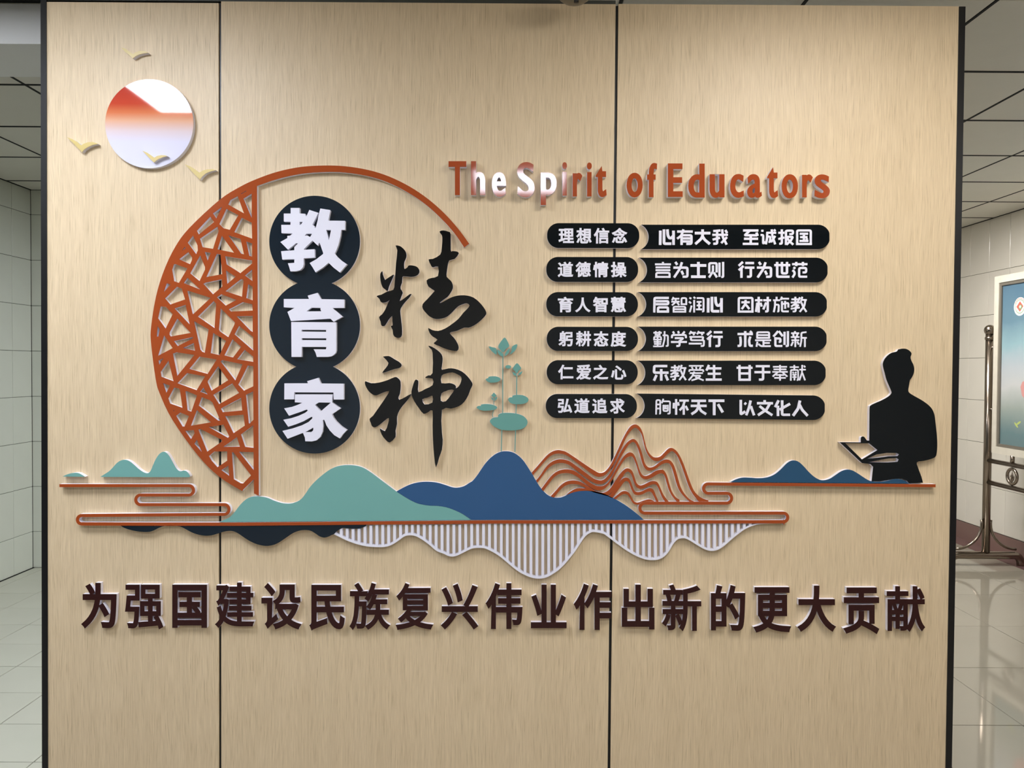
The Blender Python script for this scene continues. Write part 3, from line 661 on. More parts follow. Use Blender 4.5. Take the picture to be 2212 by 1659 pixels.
F_ = crop(1140, 900, 5.267)
bands = [
    ([(45, 637), (100, 575), (160, 505), (220, 440), (280, 397), (340, 381), (400, 388), (450, 408), (520, 453), (600, 508), (680, 563), (750, 608), (810, 640), (860, 636), (900, 606), (945, 545), (985, 465), (1025, 380), (1065, 290), (1115, 192), (1160, 122), (1200, 92), (1240, 92), (1280, 125), (1310, 190), (1330, 270), (1350, 350), (1380, 412), (1420, 453), (1460, 465), (1510, 453), (1560, 405), (1600, 366), (1640, 356), (1690, 387), (1730, 445), (1770, 530), (1810, 640), (1850, 750), (1890, 840), (1940, 898), (2000, 934), (2055, 950)],
     [(60, 665), (130, 585), (190, 515), (250, 455), (310, 425), (380, 422), (440, 440), (500, 480), (580, 540), (660, 600), (720, 645), (780, 680), (830, 685), (880, 665), (930, 615), (985, 530), (1030, 430), (1070, 350), (1110, 260), (1150, 190), (1190, 145), (1220, 127), (1250, 142), (1290, 190), (1310, 250), (1330, 340), (1355, 410), (1390, 465), (1440, 502), (1500, 500), (1550, 468), (1590, 425), (1635, 393), (1670, 410), (1705, 455), (1745, 545), (1785, 655), (1822, 765), (1862, 855), (1910, 922), (1955, 968), (2055, 968)]),
    ([(95, 727), (150, 658), (200, 583), (260, 523), (330, 490), (400, 486), (470, 504), (530, 544), (600, 594), (680, 654), (750, 704), (820, 726), (870, 714), (920, 664), (970, 584), (1020, 484), (1070, 384), (1120, 306), (1170, 264), (1210, 255), (1250, 292), (1285, 370), (1310, 450), (1330, 522), (1360, 568), (1400, 579), (1450, 560), (1510, 512), (1570, 487), (1620, 498), (1660, 547), (1690, 630), (1715, 720), (1740, 800), (1780, 872), (1840, 938), (1900, 968)],
     [(110, 752), (170, 672), (230, 592), (290, 547), (350, 529), (410, 529), (470, 550), (540, 602), (620, 662), (700, 722), (770, 760), (830, 767), (880, 750), (940, 690), (990, 600), (1040, 500), (1090, 410), (1140, 330), (1180, 294), (1210, 292), (1240, 332), (1270, 410), (1295, 500), (1320, 570), (1360, 610), (1410, 612), (1460, 590), (1520, 547), (1570, 527), (1610, 535), (1640, 580), (1665, 660), (1690, 750), (1720, 830), (1765, 895), (1842, 968)]),
    ([(155, 822), (210, 748), (270, 673), (340, 621), (420, 599), (500, 606), (560, 634), (630, 689), (700, 744), (770, 784), (840, 791), (890, 770), (940, 715), (990, 625), (1040, 535), (1090, 456), (1140, 413), (1180, 409), (1215, 442), (1245, 520), (1270, 600), (1300, 658), (1340, 676), (1390, 660), (1450, 621), (1510, 603), (1550, 613), (1585, 672), (1610, 760), (1640, 850), (1680, 912), (1725, 945), (1725, 968)],
     [(175, 852), (235, 770), (290, 700), (350, 656), (420, 642), (490, 648), (550, 676), (620, 728), (690, 788), (760, 830), (820, 838), (870, 822), (920, 775), (965, 715), (1010, 640), (1060, 550), (1110, 480), (1150, 454), (1190, 457), (1220, 510), (1245, 580), (1270, 660), (1310, 705), (1360, 712), (1420, 690), (1480, 654), (1530, 647), (1560, 680), (1580, 750), (1605, 830), (1640, 900), (1695, 968)]),
    ([(260, 907), (320, 843), (380, 778), (440, 740), (510, 726), (580, 734), (650, 769), (720, 814), (780, 850), (840, 867), (900, 853), (950, 804), (1000, 724), (1060, 640), (1110, 595), (1150, 589), (1190, 622), (1220, 702), (1240, 757), (1280, 784), (1330, 770), (1390, 740), (1440, 732), (1480, 752), (1510, 812), (1540, 880), (1570, 925), (1605, 968)],
     [(300, 922), (350, 857), (410, 797), (470, 770), (530, 767), (580, 774), (640, 802), (700, 840), (770, 868), (840, 885), (900, 900), (950, 868), (1010, 795), (1070, 700), (1110, 640), (1145, 626), (1180, 665), (1205, 740), (1235, 800), (1280, 822), (1330, 810), (1400, 777), (1450, 770), (1480, 802), (1505, 860), (1530, 920), (1562, 968)]),
    ([(435, 893), (490, 850), (560, 816), (640, 816), (700, 818), (780, 850), (860, 872), (925, 905)], [(470, 880), (520, 862), (580, 850), (650, 844), (720, 850), (790, 858), (860, 882), (920, 910)]),
    ([(920, 908), (980, 834), (1030, 764), (1080, 706), (1130, 693), (1165, 722), (1190, 790), (1215, 842), (1250, 859), (1300, 849), (1360, 820), (1400, 812), (1430, 832), (1460, 900), (1490, 968)],
     [(960, 928), (1010, 862), (1060, 792), (1100, 742), (1130, 734), (1155, 762), (1180, 830), (1210, 880), (1250, 893), (1300, 886), (1350, 860), (1390, 852), (1415, 872), (1440, 920), (1462, 968)]),
    ([(975, 930), (1030, 884), (1070, 854), (1110, 847), (1150, 864), (1180, 912), (1210, 962), (1250, 979), (1310, 959), (1370, 942), (1410, 946), (1450, 970), (1500, 972)],
     [(1000, 942), (1050, 902), (1090, 882), (1130, 887), (1160, 922), (1190, 975), (1225, 1000), (1300, 1000), (1400, 1000), (1500, 1000)])]
wl_ = [smooth(F_(u), 3, False) + smooth(F_(d), 3, False)[::-1] for u, d in bands]
cutout('wave_lines', 'orange contour lines forming a steep mountain outline right of the blue mountain', 'wall art', wl_, T15, 'orange', rule='union')

# reflections in the water: dark range and white grille
D3 = crop(240, 1100, 3.95); S1 = crop(700, 1115, 7.373); S2 = crop(960, 1115, 5.821); S3 = crop(1300, 1115, 5.267)
dk = D3([(75, 137), (110, 158), (160, 175), (220, 188), (280, 194), (330, 192), (370, 178), (410, 158), (455, 144), (520, 142), (590, 148), (640, 172), (690, 198), (750, 218), (810, 226), (860, 222), (910, 208), (960, 192), (1010, 185), (1050, 190), (1090, 210),
         (1140, 245), (1190, 275), (1250, 300), (1320, 313), (1380, 306), (1430, 285), (1490, 245), (1550, 205), (1600, 185), (1650, 178), (1700, 183), (1740, 205), (1780, 232), (1820, 242), (1860, 232)]) + \
     S1([(110, 305), (160, 285), (205, 238), (290, 190), (350, 194), (430, 199), (560, 198), (630, 175), (680, 148)])
cutout('mountain_reflection', 'dark wavy reflection of the hills hanging under the orange line', 'wall art', [smooth(dk, 3, False) + [(790, 1133.2), (520, 1136.4), (333, 1136.4), (333, 1135.2), (262, 1135.2)]], .0165, 'slate')
rim = S1([(160, 289), (250, 330), (350, 380), (480, 430), (600, 465), (720, 485), (850, 492), (960, 490), (1040, 470), (1120, 430), (1200, 375), (1270, 325), (1340, 305), (1420, 308), (1500, 335), (1600, 395), (1700, 470), (1800, 555)]) + \
      S2([(0, 475), (50, 500), (100, 508), (150, 498), (220, 465), (290, 430), (350, 405), (430, 398), (510, 405), (590, 440), (670, 485), (750, 545), (850, 630), (950, 705), (1050, 755), (1130, 780), (1200, 785), (1280, 770), (1370, 720), (1450, 660),
          (1530, 575), (1620, 465), (1700, 345), (1760, 260), (1820, 215), (1880, 198)]) + \
      S3([(20, 200), (60, 225), (120, 270), (200, 330), (300, 400), (400, 455), (500, 492), (580, 500), (650, 490), (710, 455), (760, 395), (800, 325), (850, 270), (900, 252), (950, 252), (1010, 280), (1090, 330), (1170, 375), (1240, 395), (1310, 385),
          (1380, 345), (1450, 285), (1530, 220), (1620, 155), (1720, 112), (1820, 94), (1950, 89), (2045, 89)])
rim = smooth(rim, 3, False)
mid_ = [(p[0], p[1] - 2.2) for p in rim]
gr = empty('reflection_grille', (at(1160, 1160)[0], 0, at(1160, 1160)[1]), 'white slatted mountain reflection with a curved rim under the orange line', 'wall art')
piece('rim', [stroke(mid_, [4.6] * (len(mid_) - 24) + [4.6 - 3.0 * k / 24 for k in range(24)])], .0150, 'white', gr)
xs_ = [p[0] for p in mid_]; ys_ = [p[1] for p in mid_]
for k in range(0, 70):
    x = 733.9 + 12.815 * k + (0 if k < 40 else -.05 * (k - 40) * .2)
    if x > 1632: break
    yb = float(np.interp(x + 3, xs_, ys_)); y0 = 1133.5 if x < 1000 else 1130.8
    if x < 800: y0 = 1135.5
    if yb - y0 < 3: continue
    piece('slat', [[(x, y0), (x + 5.9, y0), (x + 5.9, yb + .6 + float(np.interp(x + 6, xs_, ys_)) - yb), (x, float(np.interp(x, xs_, ys_)) + .6)]], .0149, 'white', gr)

# --- lotus -------------------------------------------------------------------
Mx = crop(1020, 720, 6.144)
lo = empty('lotus_cutout', (at(1090, 850)[0], 0, at(1090, 850)[1]), 'teal lotus cut-out with flowers, buds and lily pads rising behind the blue mountain', 'plant cut-out')
TL = 0.0125
for l in ([(430, 55), (460, 90), (485, 140), (490, 175), (450, 205), (410, 255), (380, 225), (345, 185), (360, 140), (395, 90)], [(218, 172), (270, 185), (318, 200), (325, 282), (280, 255), (245, 220)],
          [(335, 215), (370, 235), (405, 265), (400, 305), (370, 295), (340, 260)], [(498, 200), (495, 240), (470, 280), (432, 302), (440, 265), (465, 225)], [(598, 145), (592, 190), (560, 240), (500, 282), (520, 235), (528, 180), (560, 155)],
          [(595, 395), (630, 430), (652, 470), (615, 495), (592, 535), (565, 500), (538, 470), (560, 430)], [(532, 510), (560, 522), (590, 540), (585, 568), (550, 555)], [(665, 500), (660, 530), (640, 550), (605, 560), (625, 525)],
          [(252, 825), (288, 785), (325, 825), (290, 858)], [(250, 848), (282, 862), (285, 892), (262, 880)], [(330, 838), (332, 865), (310, 892), (290, 895), (298, 865)]):
    piece('petal', [smooth(Mx(l), 2) if len(l) > 5 else Mx(l)], TL, 'teal2', lo)
for l in ([(178, 610), (215, 592), (215, 578), (260, 570), (320, 572), (365, 590), (375, 610), (360, 635), (320, 650), (260, 655), (210, 645)],
          [(478, 870), (500, 850), (530, 848), (540, 825), (600, 817), (670, 822), (725, 845), (748, 880), (730, 915), (680, 935), (600, 942), (520, 930), (485, 900)],
          [(58, 985), (80, 965), (115, 962), (120, 945), (180, 938), (250, 943), (310, 962), (332, 985), (310, 1010), (250, 1022), (170, 1028), (100, 1015)],
          [(235, 1165), (260, 1130), (300, 1115), (342, 1110), (345, 1085), (380, 1062), (450, 1055), (550, 1060), (640, 1080), (700, 1115), (735, 1170), (720, 1225), (670, 1265), (590, 1285), (480, 1290), (370, 1275), (290, 1235), (250, 1195)],
          arc(478, 445, 38, 0, 330, 11, 24)):
    piece('lily_pad', [smooth(Mx(l), 3)], TL, 'teal2', lo)
for l, wd in (([(408, 268), (405, 640), (405, 1062)], 12), ([(393, 1280), (386, 1568)], 12), ([(592, 562), (590, 822)], 13), ([(586, 938), (581, 1068)], 12), ([(576, 1278), (568, 1575)], 12), ([(288, 893), (288, 948)], 8), ([(285, 1020), (268, 1080), (278, 1118)], 8)):
    piece('stem', [Mx(stroke(l, wd))], TL - .0002, 'teal2', lo)

# --- reading figure -----------------------------------------------------------
N_ = crop(1800, 740, 5.028)
man = smooth(N_([(745, 66), (790, 68), (830, 90), (850, 120), (840, 160), (850, 200), (870, 240), (880, 290), (872, 340), (850, 385), (832, 410), (822, 470), (815, 520), (830, 548), (880, 580), (960, 625), (1030, 675), (1075, 725), (1100, 790), (1112, 880),
                 (1125, 1000), (1130, 1100), (1125, 1190), (1110, 1240), (1060, 1265), (980, 1285), (908, 1300), (925, 1370), (955, 1450), (975, 1522)]), 3, False) + \
      N_([(825, 1528), (800, 1500), (745, 1478), (690, 1480), (600, 1492), (500, 1508), (418, 1506), (425, 1440), (435, 1350), (405, 1320), (312, 1308), (70, 1082), (300, 1084)]) + \
      smooth(N_([(300, 1084), (302, 1032), (325, 1020), (345, 1035), (365, 1062), (392, 1064)]), 3, False)[1:] + \
      smooth(N_([(392, 1064), (394, 900), (396, 715), (410, 682), (450, 660), (520, 630), (590, 592), (628, 558), (632, 530), (605, 465), (578, 400), (560, 330), (540, 250), (548, 200), (582, 150), (632, 112), (690, 97), (706, 74)]), 3, False)[1:]
mh = [N_([(130, 1092), (392, 1095), (480, 1168), (312, 1270)]), N_([(365, 1262), (470, 1215), (580, 1198), (690, 1200), (715, 1215), (700, 1233), (600, 1236), (480, 1252)]), N_([(385, 1298), (500, 1275), (600, 1258), (690, 1254), (712, 1270), (700, 1295), (600, 1302), (400, 1301)])]
cutout('figure_silhouette', 'black silhouette cut-out of a standing person reading an open book', 'silhouette', [man] + mh, T15, 'navy')

# --- English title -------------------------------------------------------------
En1 = crop(960, 330, 5.144); En2 = crop(1380, 330, 5.144)
eng = [('T', En1, 45, 93, 244, 470, 'first capital letter T'), ('h', En1, 295, 93, 453, 470, 'letter h after the T'), ('e', En1, 527, 215, 685, 487, 'letter e before the word Spirit'), ('S', En1, 808, 103, 1003, 493, 'capital S starting Spirit'),
       ('p', En1, 1070, 218, 1247, 580, 'letter p with a long descender'), ('i', En1, 1310, 105, 1362, 475, 'first letter i of Spirit after the p'), ('r', En1, 1425, 223, 1532, 485, 'letter r inside Spirit'), ('i', En1, 1583, 108, 1638, 485, 'second letter i of Spirit before the t'),
       ('t', En1, 1682, 150, 1803, 492, 'letter t ending Spirit'), ('o', En1, 2025, 222, 2203, 495, 'letter o of the word of'), ('f', En2, 93, 113, 203, 493, 'letter f of the word of'), ('E', En2, 323, 118, 488, 490, 'capital E starting Educators'),
       ('d', En2, 550, 120, 732, 497, 'letter d after the capital E'), ('u', En2, 787, 238, 952, 500, 'letter u of Educators'), ('c', En2, 1015, 235, 1168, 500, 'letter c of Educators'), ('a', En2, 1205, 237, 1368, 500, 'letter a of Educators'),
       ('t', En2, 1427, 165, 1547, 503, 'letter t of Educators before the o'), ('o', En2, 1588, 238, 1768, 506, 'letter o of Educators'), ('r', En2, 1815, 240, 1933, 496, 'letter r of Educators'), ('s', En2, 1952, 240, 2123, 505, 'letter s ending Educators')]
for ch, cr, a, b, c, d, lab in eng:
    (x0, y0), (x1, y1) = cr([(a, b), (c, d)])
    lp = glyph_box(ch, x0, y0, x1, y1, 2.5, 1.6)
    cutout('title_letter', 'orange raised %s in the English title' % lab, 'letter', lp, T20, 'orange2', 'letters of the English title', rule='nonzero')

# --- bottom slogan --------------------------------------------------------------
slog = [('为', 176.3, 1257.6, 251.5, 1356.9), ('强', 270.1, 1261.5, 352, 1358.7), ('国', 372, 1261.5, 446.8, 1356.4), ('建', 465, 1257, 548.5, 1355.7), ('设', 564.6, 1259.2, 650, 1359.3), ('民', 668.7, 1261.9, 744.4, 1361),
        ('族', 755.3, 1258, 841.6, 1360), ('复', 855.4, 1258.5, 935, 1360.5), ('兴', 953.5, 1260.3, 1032.2, 1359), ('伟', 1049.6, 1258.5, 1128.7, 1359), ('业', 1146.7, 1261.5, 1224, 1357), ('作', 1239.8, 1260.3, 1321.2, 1361),
        ('出', 1343.3, 1261.5, 1413.9, 1359.8), ('新', 1430.8, 1261.5, 1515, 1363), ('的', 1535.9, 1263, 1610, 1362.7), ('更', 1628.7, 1267, 1708.2, 1366), ('大', 1723.6, 1263.7, 1805, 1363.9), ('贡', 1823, 1267.6, 1899.2, 1368.8), ('献', 1915.7, 1264.9, 1998.2, 1363.9)]
ordn = ['first', 'second', 'third', 'fourth', 'fifth', 'sixth', 'seventh', 'eighth', 'ninth', 'tenth', 'eleventh', 'twelfth', 'thirteenth', 'fourteenth', 'fifteenth', 'sixteenth', 'seventeenth', 'eighteenth', 'last']
for k, (ch, x0, y0, x1, y1) in enumerate(slog):
    r = 2.5 if ch not in '强献族建新复' else 1.9
    cutout('slogan_character', 'dark maroon raised character %s, %s in the bottom slogan row' % (ch, ordn[k]), 'character', glyph_box(ch, x0, y0 + 1.5, x1, y1, r), T15, 'maroon', 'characters of the bottom slogan', rule='nonzero')

# --- plaques ----------------------------------------------------------------------
def pill(x0, y0, x1, y1, dy=0.0, r=25.0):
    h = (y1 - y0) / 2; r = min(r, h - .1); pts = []
    for cx, cy, a in ((x1 - h + (h - r), y0 + r, -90), (x1 - r, y1 - r, 0), (x0 + r, y1 - r, 90), (x0 + r, y0 + r, 180)):
        pts += arc(min(cx, x1 - r), cy, r, a, a + 90, 12)
    return [(p[0], p[1] + dy * (p[0] - x0) / (x1 - x0)) for p in pts]
def crescent(x0, y0, x1, y1, bx, dyl=0.0, dyr=0.0):
    h = (y1 - y0) / 2; b = bx - x0
    left = []
    Rr = (b * b + h * h) / (2 * b); an = math.degrees(math.asin(min(1, h / Rr)))
    cx = bx - Rr; cy = (y0 + y1) / 2
    left = arc(cx, cy, Rr, an, -an, 16)
    pts = left + arc(x1 - h + 1.5, cy, h, -90, 90, 22, h)
    pts = [(min(p[0], x1), p[1]) for p in pts]
    return [(p[0], p[1] + dyl + (dyr - dyl) * (p[0] - x0) / (x1 - x0)) for p in pts]
words = ['理想信念', '道德情操', '育人智慧', '躬耕态度', '仁爱之心', '弘道追求']
words2 = ['心有大我至诚报国', '言为士则行为世范', '启智润心因材施教', '勤学笃行求是创新', '乐教爱生甘于奉献', '胸怀天下以文化人']
place = ['first', 'second', 'third', 'fourth', 'fifth', 'sixth']
Lp = [(1181.9, 481.9, 1380.9, 535.6), (1180.1, 555, 1378.4, 608.8), (1180, 630.9, 1378, 683.3), (1181, 705.8, 1378.1, 758), (1181, 777.9, 1377.7, 830), (1179, 850.9, 1375.8, 903)]
Rp = [(1385.1, 485.3, 1791.8, 538.3, 1401.5), (1380.2, 556.5, 1787.7, 610, 1397.8), (1378, 631, 1786, 683.8, 1396), (1378, 705.5, 1785.5, 758.5, 1395.4), (1377.4, 779, 1783.5, 832, 1394.2), (1374.6, 850.5, 1781.6, 903.6, 1392.6)]
G1 = crop(1170, 470, 7.135); G2 = crop(1170, 690, 7.135)
lc = [[(262, 168, 498, 392), (535, 160, 770, 398), (805, 160, 1042, 400), (1085, 160, 1318, 392)], [(250, 682, 485, 915), (525, 682, 757, 915), (793, 682, 1030, 920), (1070, 682, 1308, 920)],
      [(250, 1222, 485, 1460), (520, 1232, 750, 1458), (795, 1222, 1020, 1460), (1068, 1222, 1300, 1458)], [(262, 180, 480, 415), (528, 180, 762, 415), (805, 183, 1028, 415), (1065, 183, 1300, 420)],
      [(255, 698, 490, 925), (535, 695, 760, 928), (795, 700, 1025, 925), (1070, 712, 1305, 928)], [(248, 1222, 470, 1440), (505, 1216, 738, 1445), (782, 1216, 1012, 1448), (1055, 1220, 1280, 1452)]]
rc_x = [[1423.4, 1462.2, 1500.7, 1538.9, 1604.7, 1643.2, 1681.5, 1719.7], [1415, 1453.4, 1491.6, 1530.3, 1595.3, 1634, 1672.8, 1710.7], [1411.3, 1450.3, 1488, 1527, 1593.6, 1631.2, 1670.2, 1708.6],
        [1411, 1449.6, 1488, 1527, 1592.8, 1631.5, 1670.2, 1708.6], [1410, 1448.2, 1487, 1524.8, 1591.4, 1630, 1668, 1706.4], [1415.3, 1453.8, 1492.3, 1530.6, 1596.9, 1635.5, 1673.9, 1711.8]]
rc_y = [(495.4, 529.1), (565.8, 600.1), (641.1, 675.1), (715.3, 749.8), (788.3, 822.4), (861.5, 895.5)]
TP = 0.012
STYL = {}
def fillet(p, r=9):
    out = [p[0]]
    for i in range(1, len(p) - 1):
        a, b, c = p[i - 1], p[i], p[i + 1]
        la = math.hypot(a[0] - b[0], a[1] - b[1]); lc_ = math.hypot(c[0] - b[0], c[1] - b[1]); q = min(r, la * .45, lc_ * .45)
        s = (b[0] + (a[0] - b[0]) / la * q, b[1] + (a[1] - b[1]) / la * q); e = (b[0] + (c[0] - b[0]) / lc_ * q, b[1] + (c[1] - b[1]) / lc_ * q)
        for k in range(4):
            t = k / 3; out.append(tuple((1 - t) ** 2 * s[j] + 2 * t * (1 - t) * b[j] + t * t * e[j] for j in (0, 1)))
    return out + [p[-1]]
TAB = '''心 15|9 8 8 100|32 0 32 92 78 92|54 0 56 38 66 56 78 56 91 40|92 8 92 100
有 13|2 14 100 14|42 0 28 40 2 60|30 100 30 38 92 38 92 93 60 93|32 58 88 58|32 77 88 77
大 15|1 24 99 24|50 0 50 42 40 62 4 94|50 45 62 66 96 94
我 13|6 11 50 7|0 35 98 35|30 8 30 92 6 92|2 66 48 54|62 0 66 50 90 98|82 4 93 24|92 50 56 88
至 13|2 7 98 7|42 10 12 38 90 38|86 20 94 42|8 60 96 60|50 46 50 92|0 93 98 93
诚 12|4 9 18 9|0 36 16 36 16 92 30 80|36 22 98 22|42 22 40 60 33 96|44 46 60 46 60 80 50 80|70 0 74 45 92 96|92 42 66 82|84 1 93 12
报 12|0 22 38 22|22 0 22 92 6 92|0 62 38 52|48 100 48 8 92 8 92 30 70 30|52 48 92 48 80 70 52 98|56 56 70 76 94 98
国 12|7 100 7 7 93 7 93 100|0 94 100 94|24 28 76 28|26 50 72 50|50 28 50 72|22 74 78 74|64 58 72 66
言 11|50 0 50 8|0 15 100 15|4 34 96 34|4 52 96 52|8 100 8 69 92 69 92 100|4 94 96 94
为 13|16 0 28 18|4 36 92 36 92 93 62 93|58 2 44 44 8 98|54 56 66 80
士 15|0 22 100 22|50 0 50 92|4 93 96 93
则 12|6 72 6 8 52 8 52 66|29 22 29 60 4 98|34 66 54 97|70 4 70 94|93 0 93 94 82 94
行 13|28 0 2 24|32 26 2 52|19 40 19 100|44 7 98 7|40 36 100 36|78 36 78 93 54 93
世 13|0 20 100 20|18 0 18 93 96 93|48 0 48 72 80 72 80 0
范 12|2 14 98 14|28 0 28 26|70 0 70 26|10 34 22 42|4 52 16 62 18 76 4 98|96 93 46 93 46 38 90 38 90 66 68 66
启 13|6 100 8 7 98 7|16 28 94 28 94 47 16 47|30 100 30 67 92 67 92 100|24 94 98 94
智 9.5|14 2 4 22|10 12 50 12|0 31 52 31|27 12 27 34 4 54|34 36 50 52|64 52 64 8 94 8 94 52|60 47 98 47|14 100 14 63 88 63 88 100|14 79 88 79|10 95 92 95
润 10|4 6 16 12|2 30 14 42|18 56 6 98|34 20 34 100|30 2 42 10|50 8 93 8 93 93 84 93|50 32 80 32|50 55 80 55|65 32 65 80|46 80 84 80
因 12|7 100 7 7 93 7 93 100|0 94 100 94|24 35 76 35|50 20 50 44 26 78|52 50 74 78
材 12|0 22 46 22|23 0 23 100|14 38 6 96|34 38 42 62|52 22 100 22|80 0 80 93 64 93|70 36 52 80
施 10|0 22 44 22|22 0 22 20|12 24 12 60 4 98|14 50 36 50 34 93 26 93|56 0 48 20|52 12 100 12|50 48 96 38 96 68|56 28 56 93 98 93|76 26 76 76
教 10|4 16 54 16|28 0 28 38|0 36 60 36|58 4 40 36 2 62|14 52 50 52 32 66|30 62 30 93 12 93|0 76 56 68|72 0 62 34|66 20 100 20|92 20 84 60 56 96|66 36 78 66 98 96
勤 9|2 10 54 10|16 0 16 22|40 0 40 22|10 23 46 23|6 56 6 35 50 35 50 56|2 53 54 53|28 24 28 92|4 67 52 67|6 80 50 80|0 95 56 95|60 26 93 26 93 93 80 93|72 0 72 50 60 98
学 11|12 2 20 16|44 0 50 14|86 2 72 20|6 44 6 24 94 24 94 44|24 44 78 44 56 60|0 68 100 68|54 56 54 93 34 93
笃 10|16 0 4 20|12 10 44 10|28 12 34 25|64 0 52 20|60 10 98 10|80 12 86 25|4 36 92 36 86 54|16 36 12 57 96 57 94 93 76 93|0 78 82 78
求 13|2 18 98 18|80 0 92 12|50 0 50 100|18 34 22 60 20 92 2 92|82 34 74 60 78 92 98 92
是 10|12 45 12 7 88 7 88 45|8 42 92 42|12 25 88 25|0 57 100 57|52 57 52 92|52 74 92 74|14 66 8 98|20 80 36 94 98 94
创 12|32 0 2 34|36 0 60 32|14 46 46 46 46 67 36 67|14 38 14 93 58 93|72 4 72 86|93 0 93 93 80 93
新 9.5|26 0 26 10|2 13 52 13|14 18 18 32|42 18 36 32|0 37 54 37|4 57 52 57|28 37 28 100|14 66 2 92|40 66 50 84|98 6 66 10 66 60 58 98|66 42 100 42|88 42 88 100
乐 14|92 7 10 7 8 49 100 49|54 26 54 100|24 64 8 100|80 62 96 98
爱 9|4 6 96 6|22 13 28 26|48 13 52 26|80 12 70 26|6 44 6 32 94 32 94 44|10 52 92 52|38 42 26 70 2 98|32 68 78 68 60 86 20 98|44 76 96 98
生 13|20 0 4 36|14 22 98 22|52 0 52 92|12 56 94 56|0 93 100 93
甘 13|0 18 100 18|18 0 18 100|82 0 82 100|18 54 82 54|12 94 88 94
于 13|8 8 96 8|0 46 100 46|54 8 54 93 28 93
奉 9|6 12 94 12|10 28 90 28|2 44 98 44|50 0 50 44|38 44 4 74|62 44 96 74|24 64 76 64|14 82 86 82|50 58 50 100
献 8.5|0 14 56 14|28 0 28 30|6 100 6 32 52 32 52 96 44 96|18 44 24 54|40 44 34 54|16 62 42 62|16 77 42 77|29 62 29 98|60 30 100 30|78 0 76 50 60 98|78 50 96 98|88 4 96 16
胸 9|6 100 8 8 32 8 32 94 26 94|8 36 32 36|8 62 32 62|52 0 42 28|48 16 94 16 92 94 78 94|52 38 52 78 80 78 80 38|58 40 72 66|72 40 58 66
怀 12|6 24 4 60|20 0 20 100|32 20 36 42|40 10 100 10|74 12 62 50 42 72|68 34 68 100|80 44 94 72
天 14|4 10 96 10|0 42 100 42|50 10 48 50 34 76 4 95|52 50 64 74 97 95
下 15|0 8 100 8|36 8 36 100|60 30 90 82
以 14|10 0 10 92 38 74|34 20 44 28|72 4 62 50 44 98|74 40 80 60 94 98
文 14|48 0 48 14|0 20 100 20|80 24 60 60 6 96|16 38 50 66 96 96
化 14|24 0 2 44|20 34 20 100|46 0 46 92 96 92|96 22 30 60
人 15|48 0 36 52 4 97|46 28 62 60 96 97'''
for row in TAB.split('\n'):
    head, *ss = row.split('|'); c_, w_ = head.split(' ')
    STYL[c_] = []
    for s_ in ss:
        v = [float(q) for q in s_.split()]
        STYL[c_].append(stroke(fillet(list(zip(v[::2], v[1::2]))), float(w_) * 1.12))
for k in range(6):
    G = G1 if k < 3 else G2
    x0, y0, x1, y1 = Lp[k]
    p = cutout('word_plaque', 'short black pill plaque reading %s, %s from the top' % (words[k], place[k]), 'plaque', [pill(x0, y0, x1, y1, .3)], TP, 'navy', 'short black plaques')
    for ch, (a, b, c, d) in zip(words[k], lc[k]):
        (ax, ay), (bx_, by_) = G([(a, b), (c, d)])
        piece('character', glyph_box(ch, ax, ay, bx_, by_, 1.0), .0025, 'white', p, base=TP, rule='nonzero', side='white')
    x0, y0, x1, y1, bx = Rp[k]
    dyl, dyr = (0, 0) if k < 5 else (-.4, 3.9)
    p = cutout('phrase_plaque', 'long black plaque reading %s %s, %s from the top' % (words2[k][:4], words2[k][4:], place[k]), 'plaque', [crescent(x0, y0, x1, y1, bx, dyl, dyr)], TP, 'navy', 'long black plaques')
    for j, ch in enumerate(words2[k]):
        ya, yb = rc_y[k]; xx = rc_x[k][j]
        if k == 5: q = (xx - 1415) / 300 * 3.8; ya += q; yb += q
        if ch in STYL:
            lp = [[(xx + u / 100 * 34.3, ya + v / 100 * (yb - ya)) for u, v in l] for l in STYL[ch]]
            piece('character', lp, .0025, 'white', p, base=TP, rule='union', side='white')
        else:
            piece('character', glyph_box(ch, xx, ya, xx + 34.3, yb, .95), .0025, 'white', p, base=TP, rule='nonzero', side='white')

# ================================================================== DETECTOR
dd = empty('smoke_detector', (at(1241, 9, -.12)[0], -.12, CEIL), 'small round grey detector hanging under the ceiling at the top edge', 'detector')
zb = at(1241, 7, -.12)[1] - CEIL
prof = [(0.0, zb), (.015, zb + .001), (.032, zb + .006), (.045, zb + .016), (.05, zb + .03), (.05, zb + .045), (.02, zb + .055), (.012, zb + .06), (.012, 0)]
V = []; Fc = []; n = 28
for r, z in prof:
    for k in range(n): V.append((r * math.cos(2 * math.pi * k / n), r * math.sin(2 * math.pi * k / n), z))
for i in range(len(prof) - 1):
    for k in range(n):
        Fc.append((i * n + k, (i + 1) * n + k, (i + 1) * n + (k + 1) % n, i * n + (k + 1) % n))
link('housing', mesh('housing', V, Fc, M['plastic'], smooth=True), dd)
link('sensor_cap', tube('sensor_cap', [(0.004, -.012, zb - .004), (0.004, -.012, zb + .006)], .007, M['black']), dd)

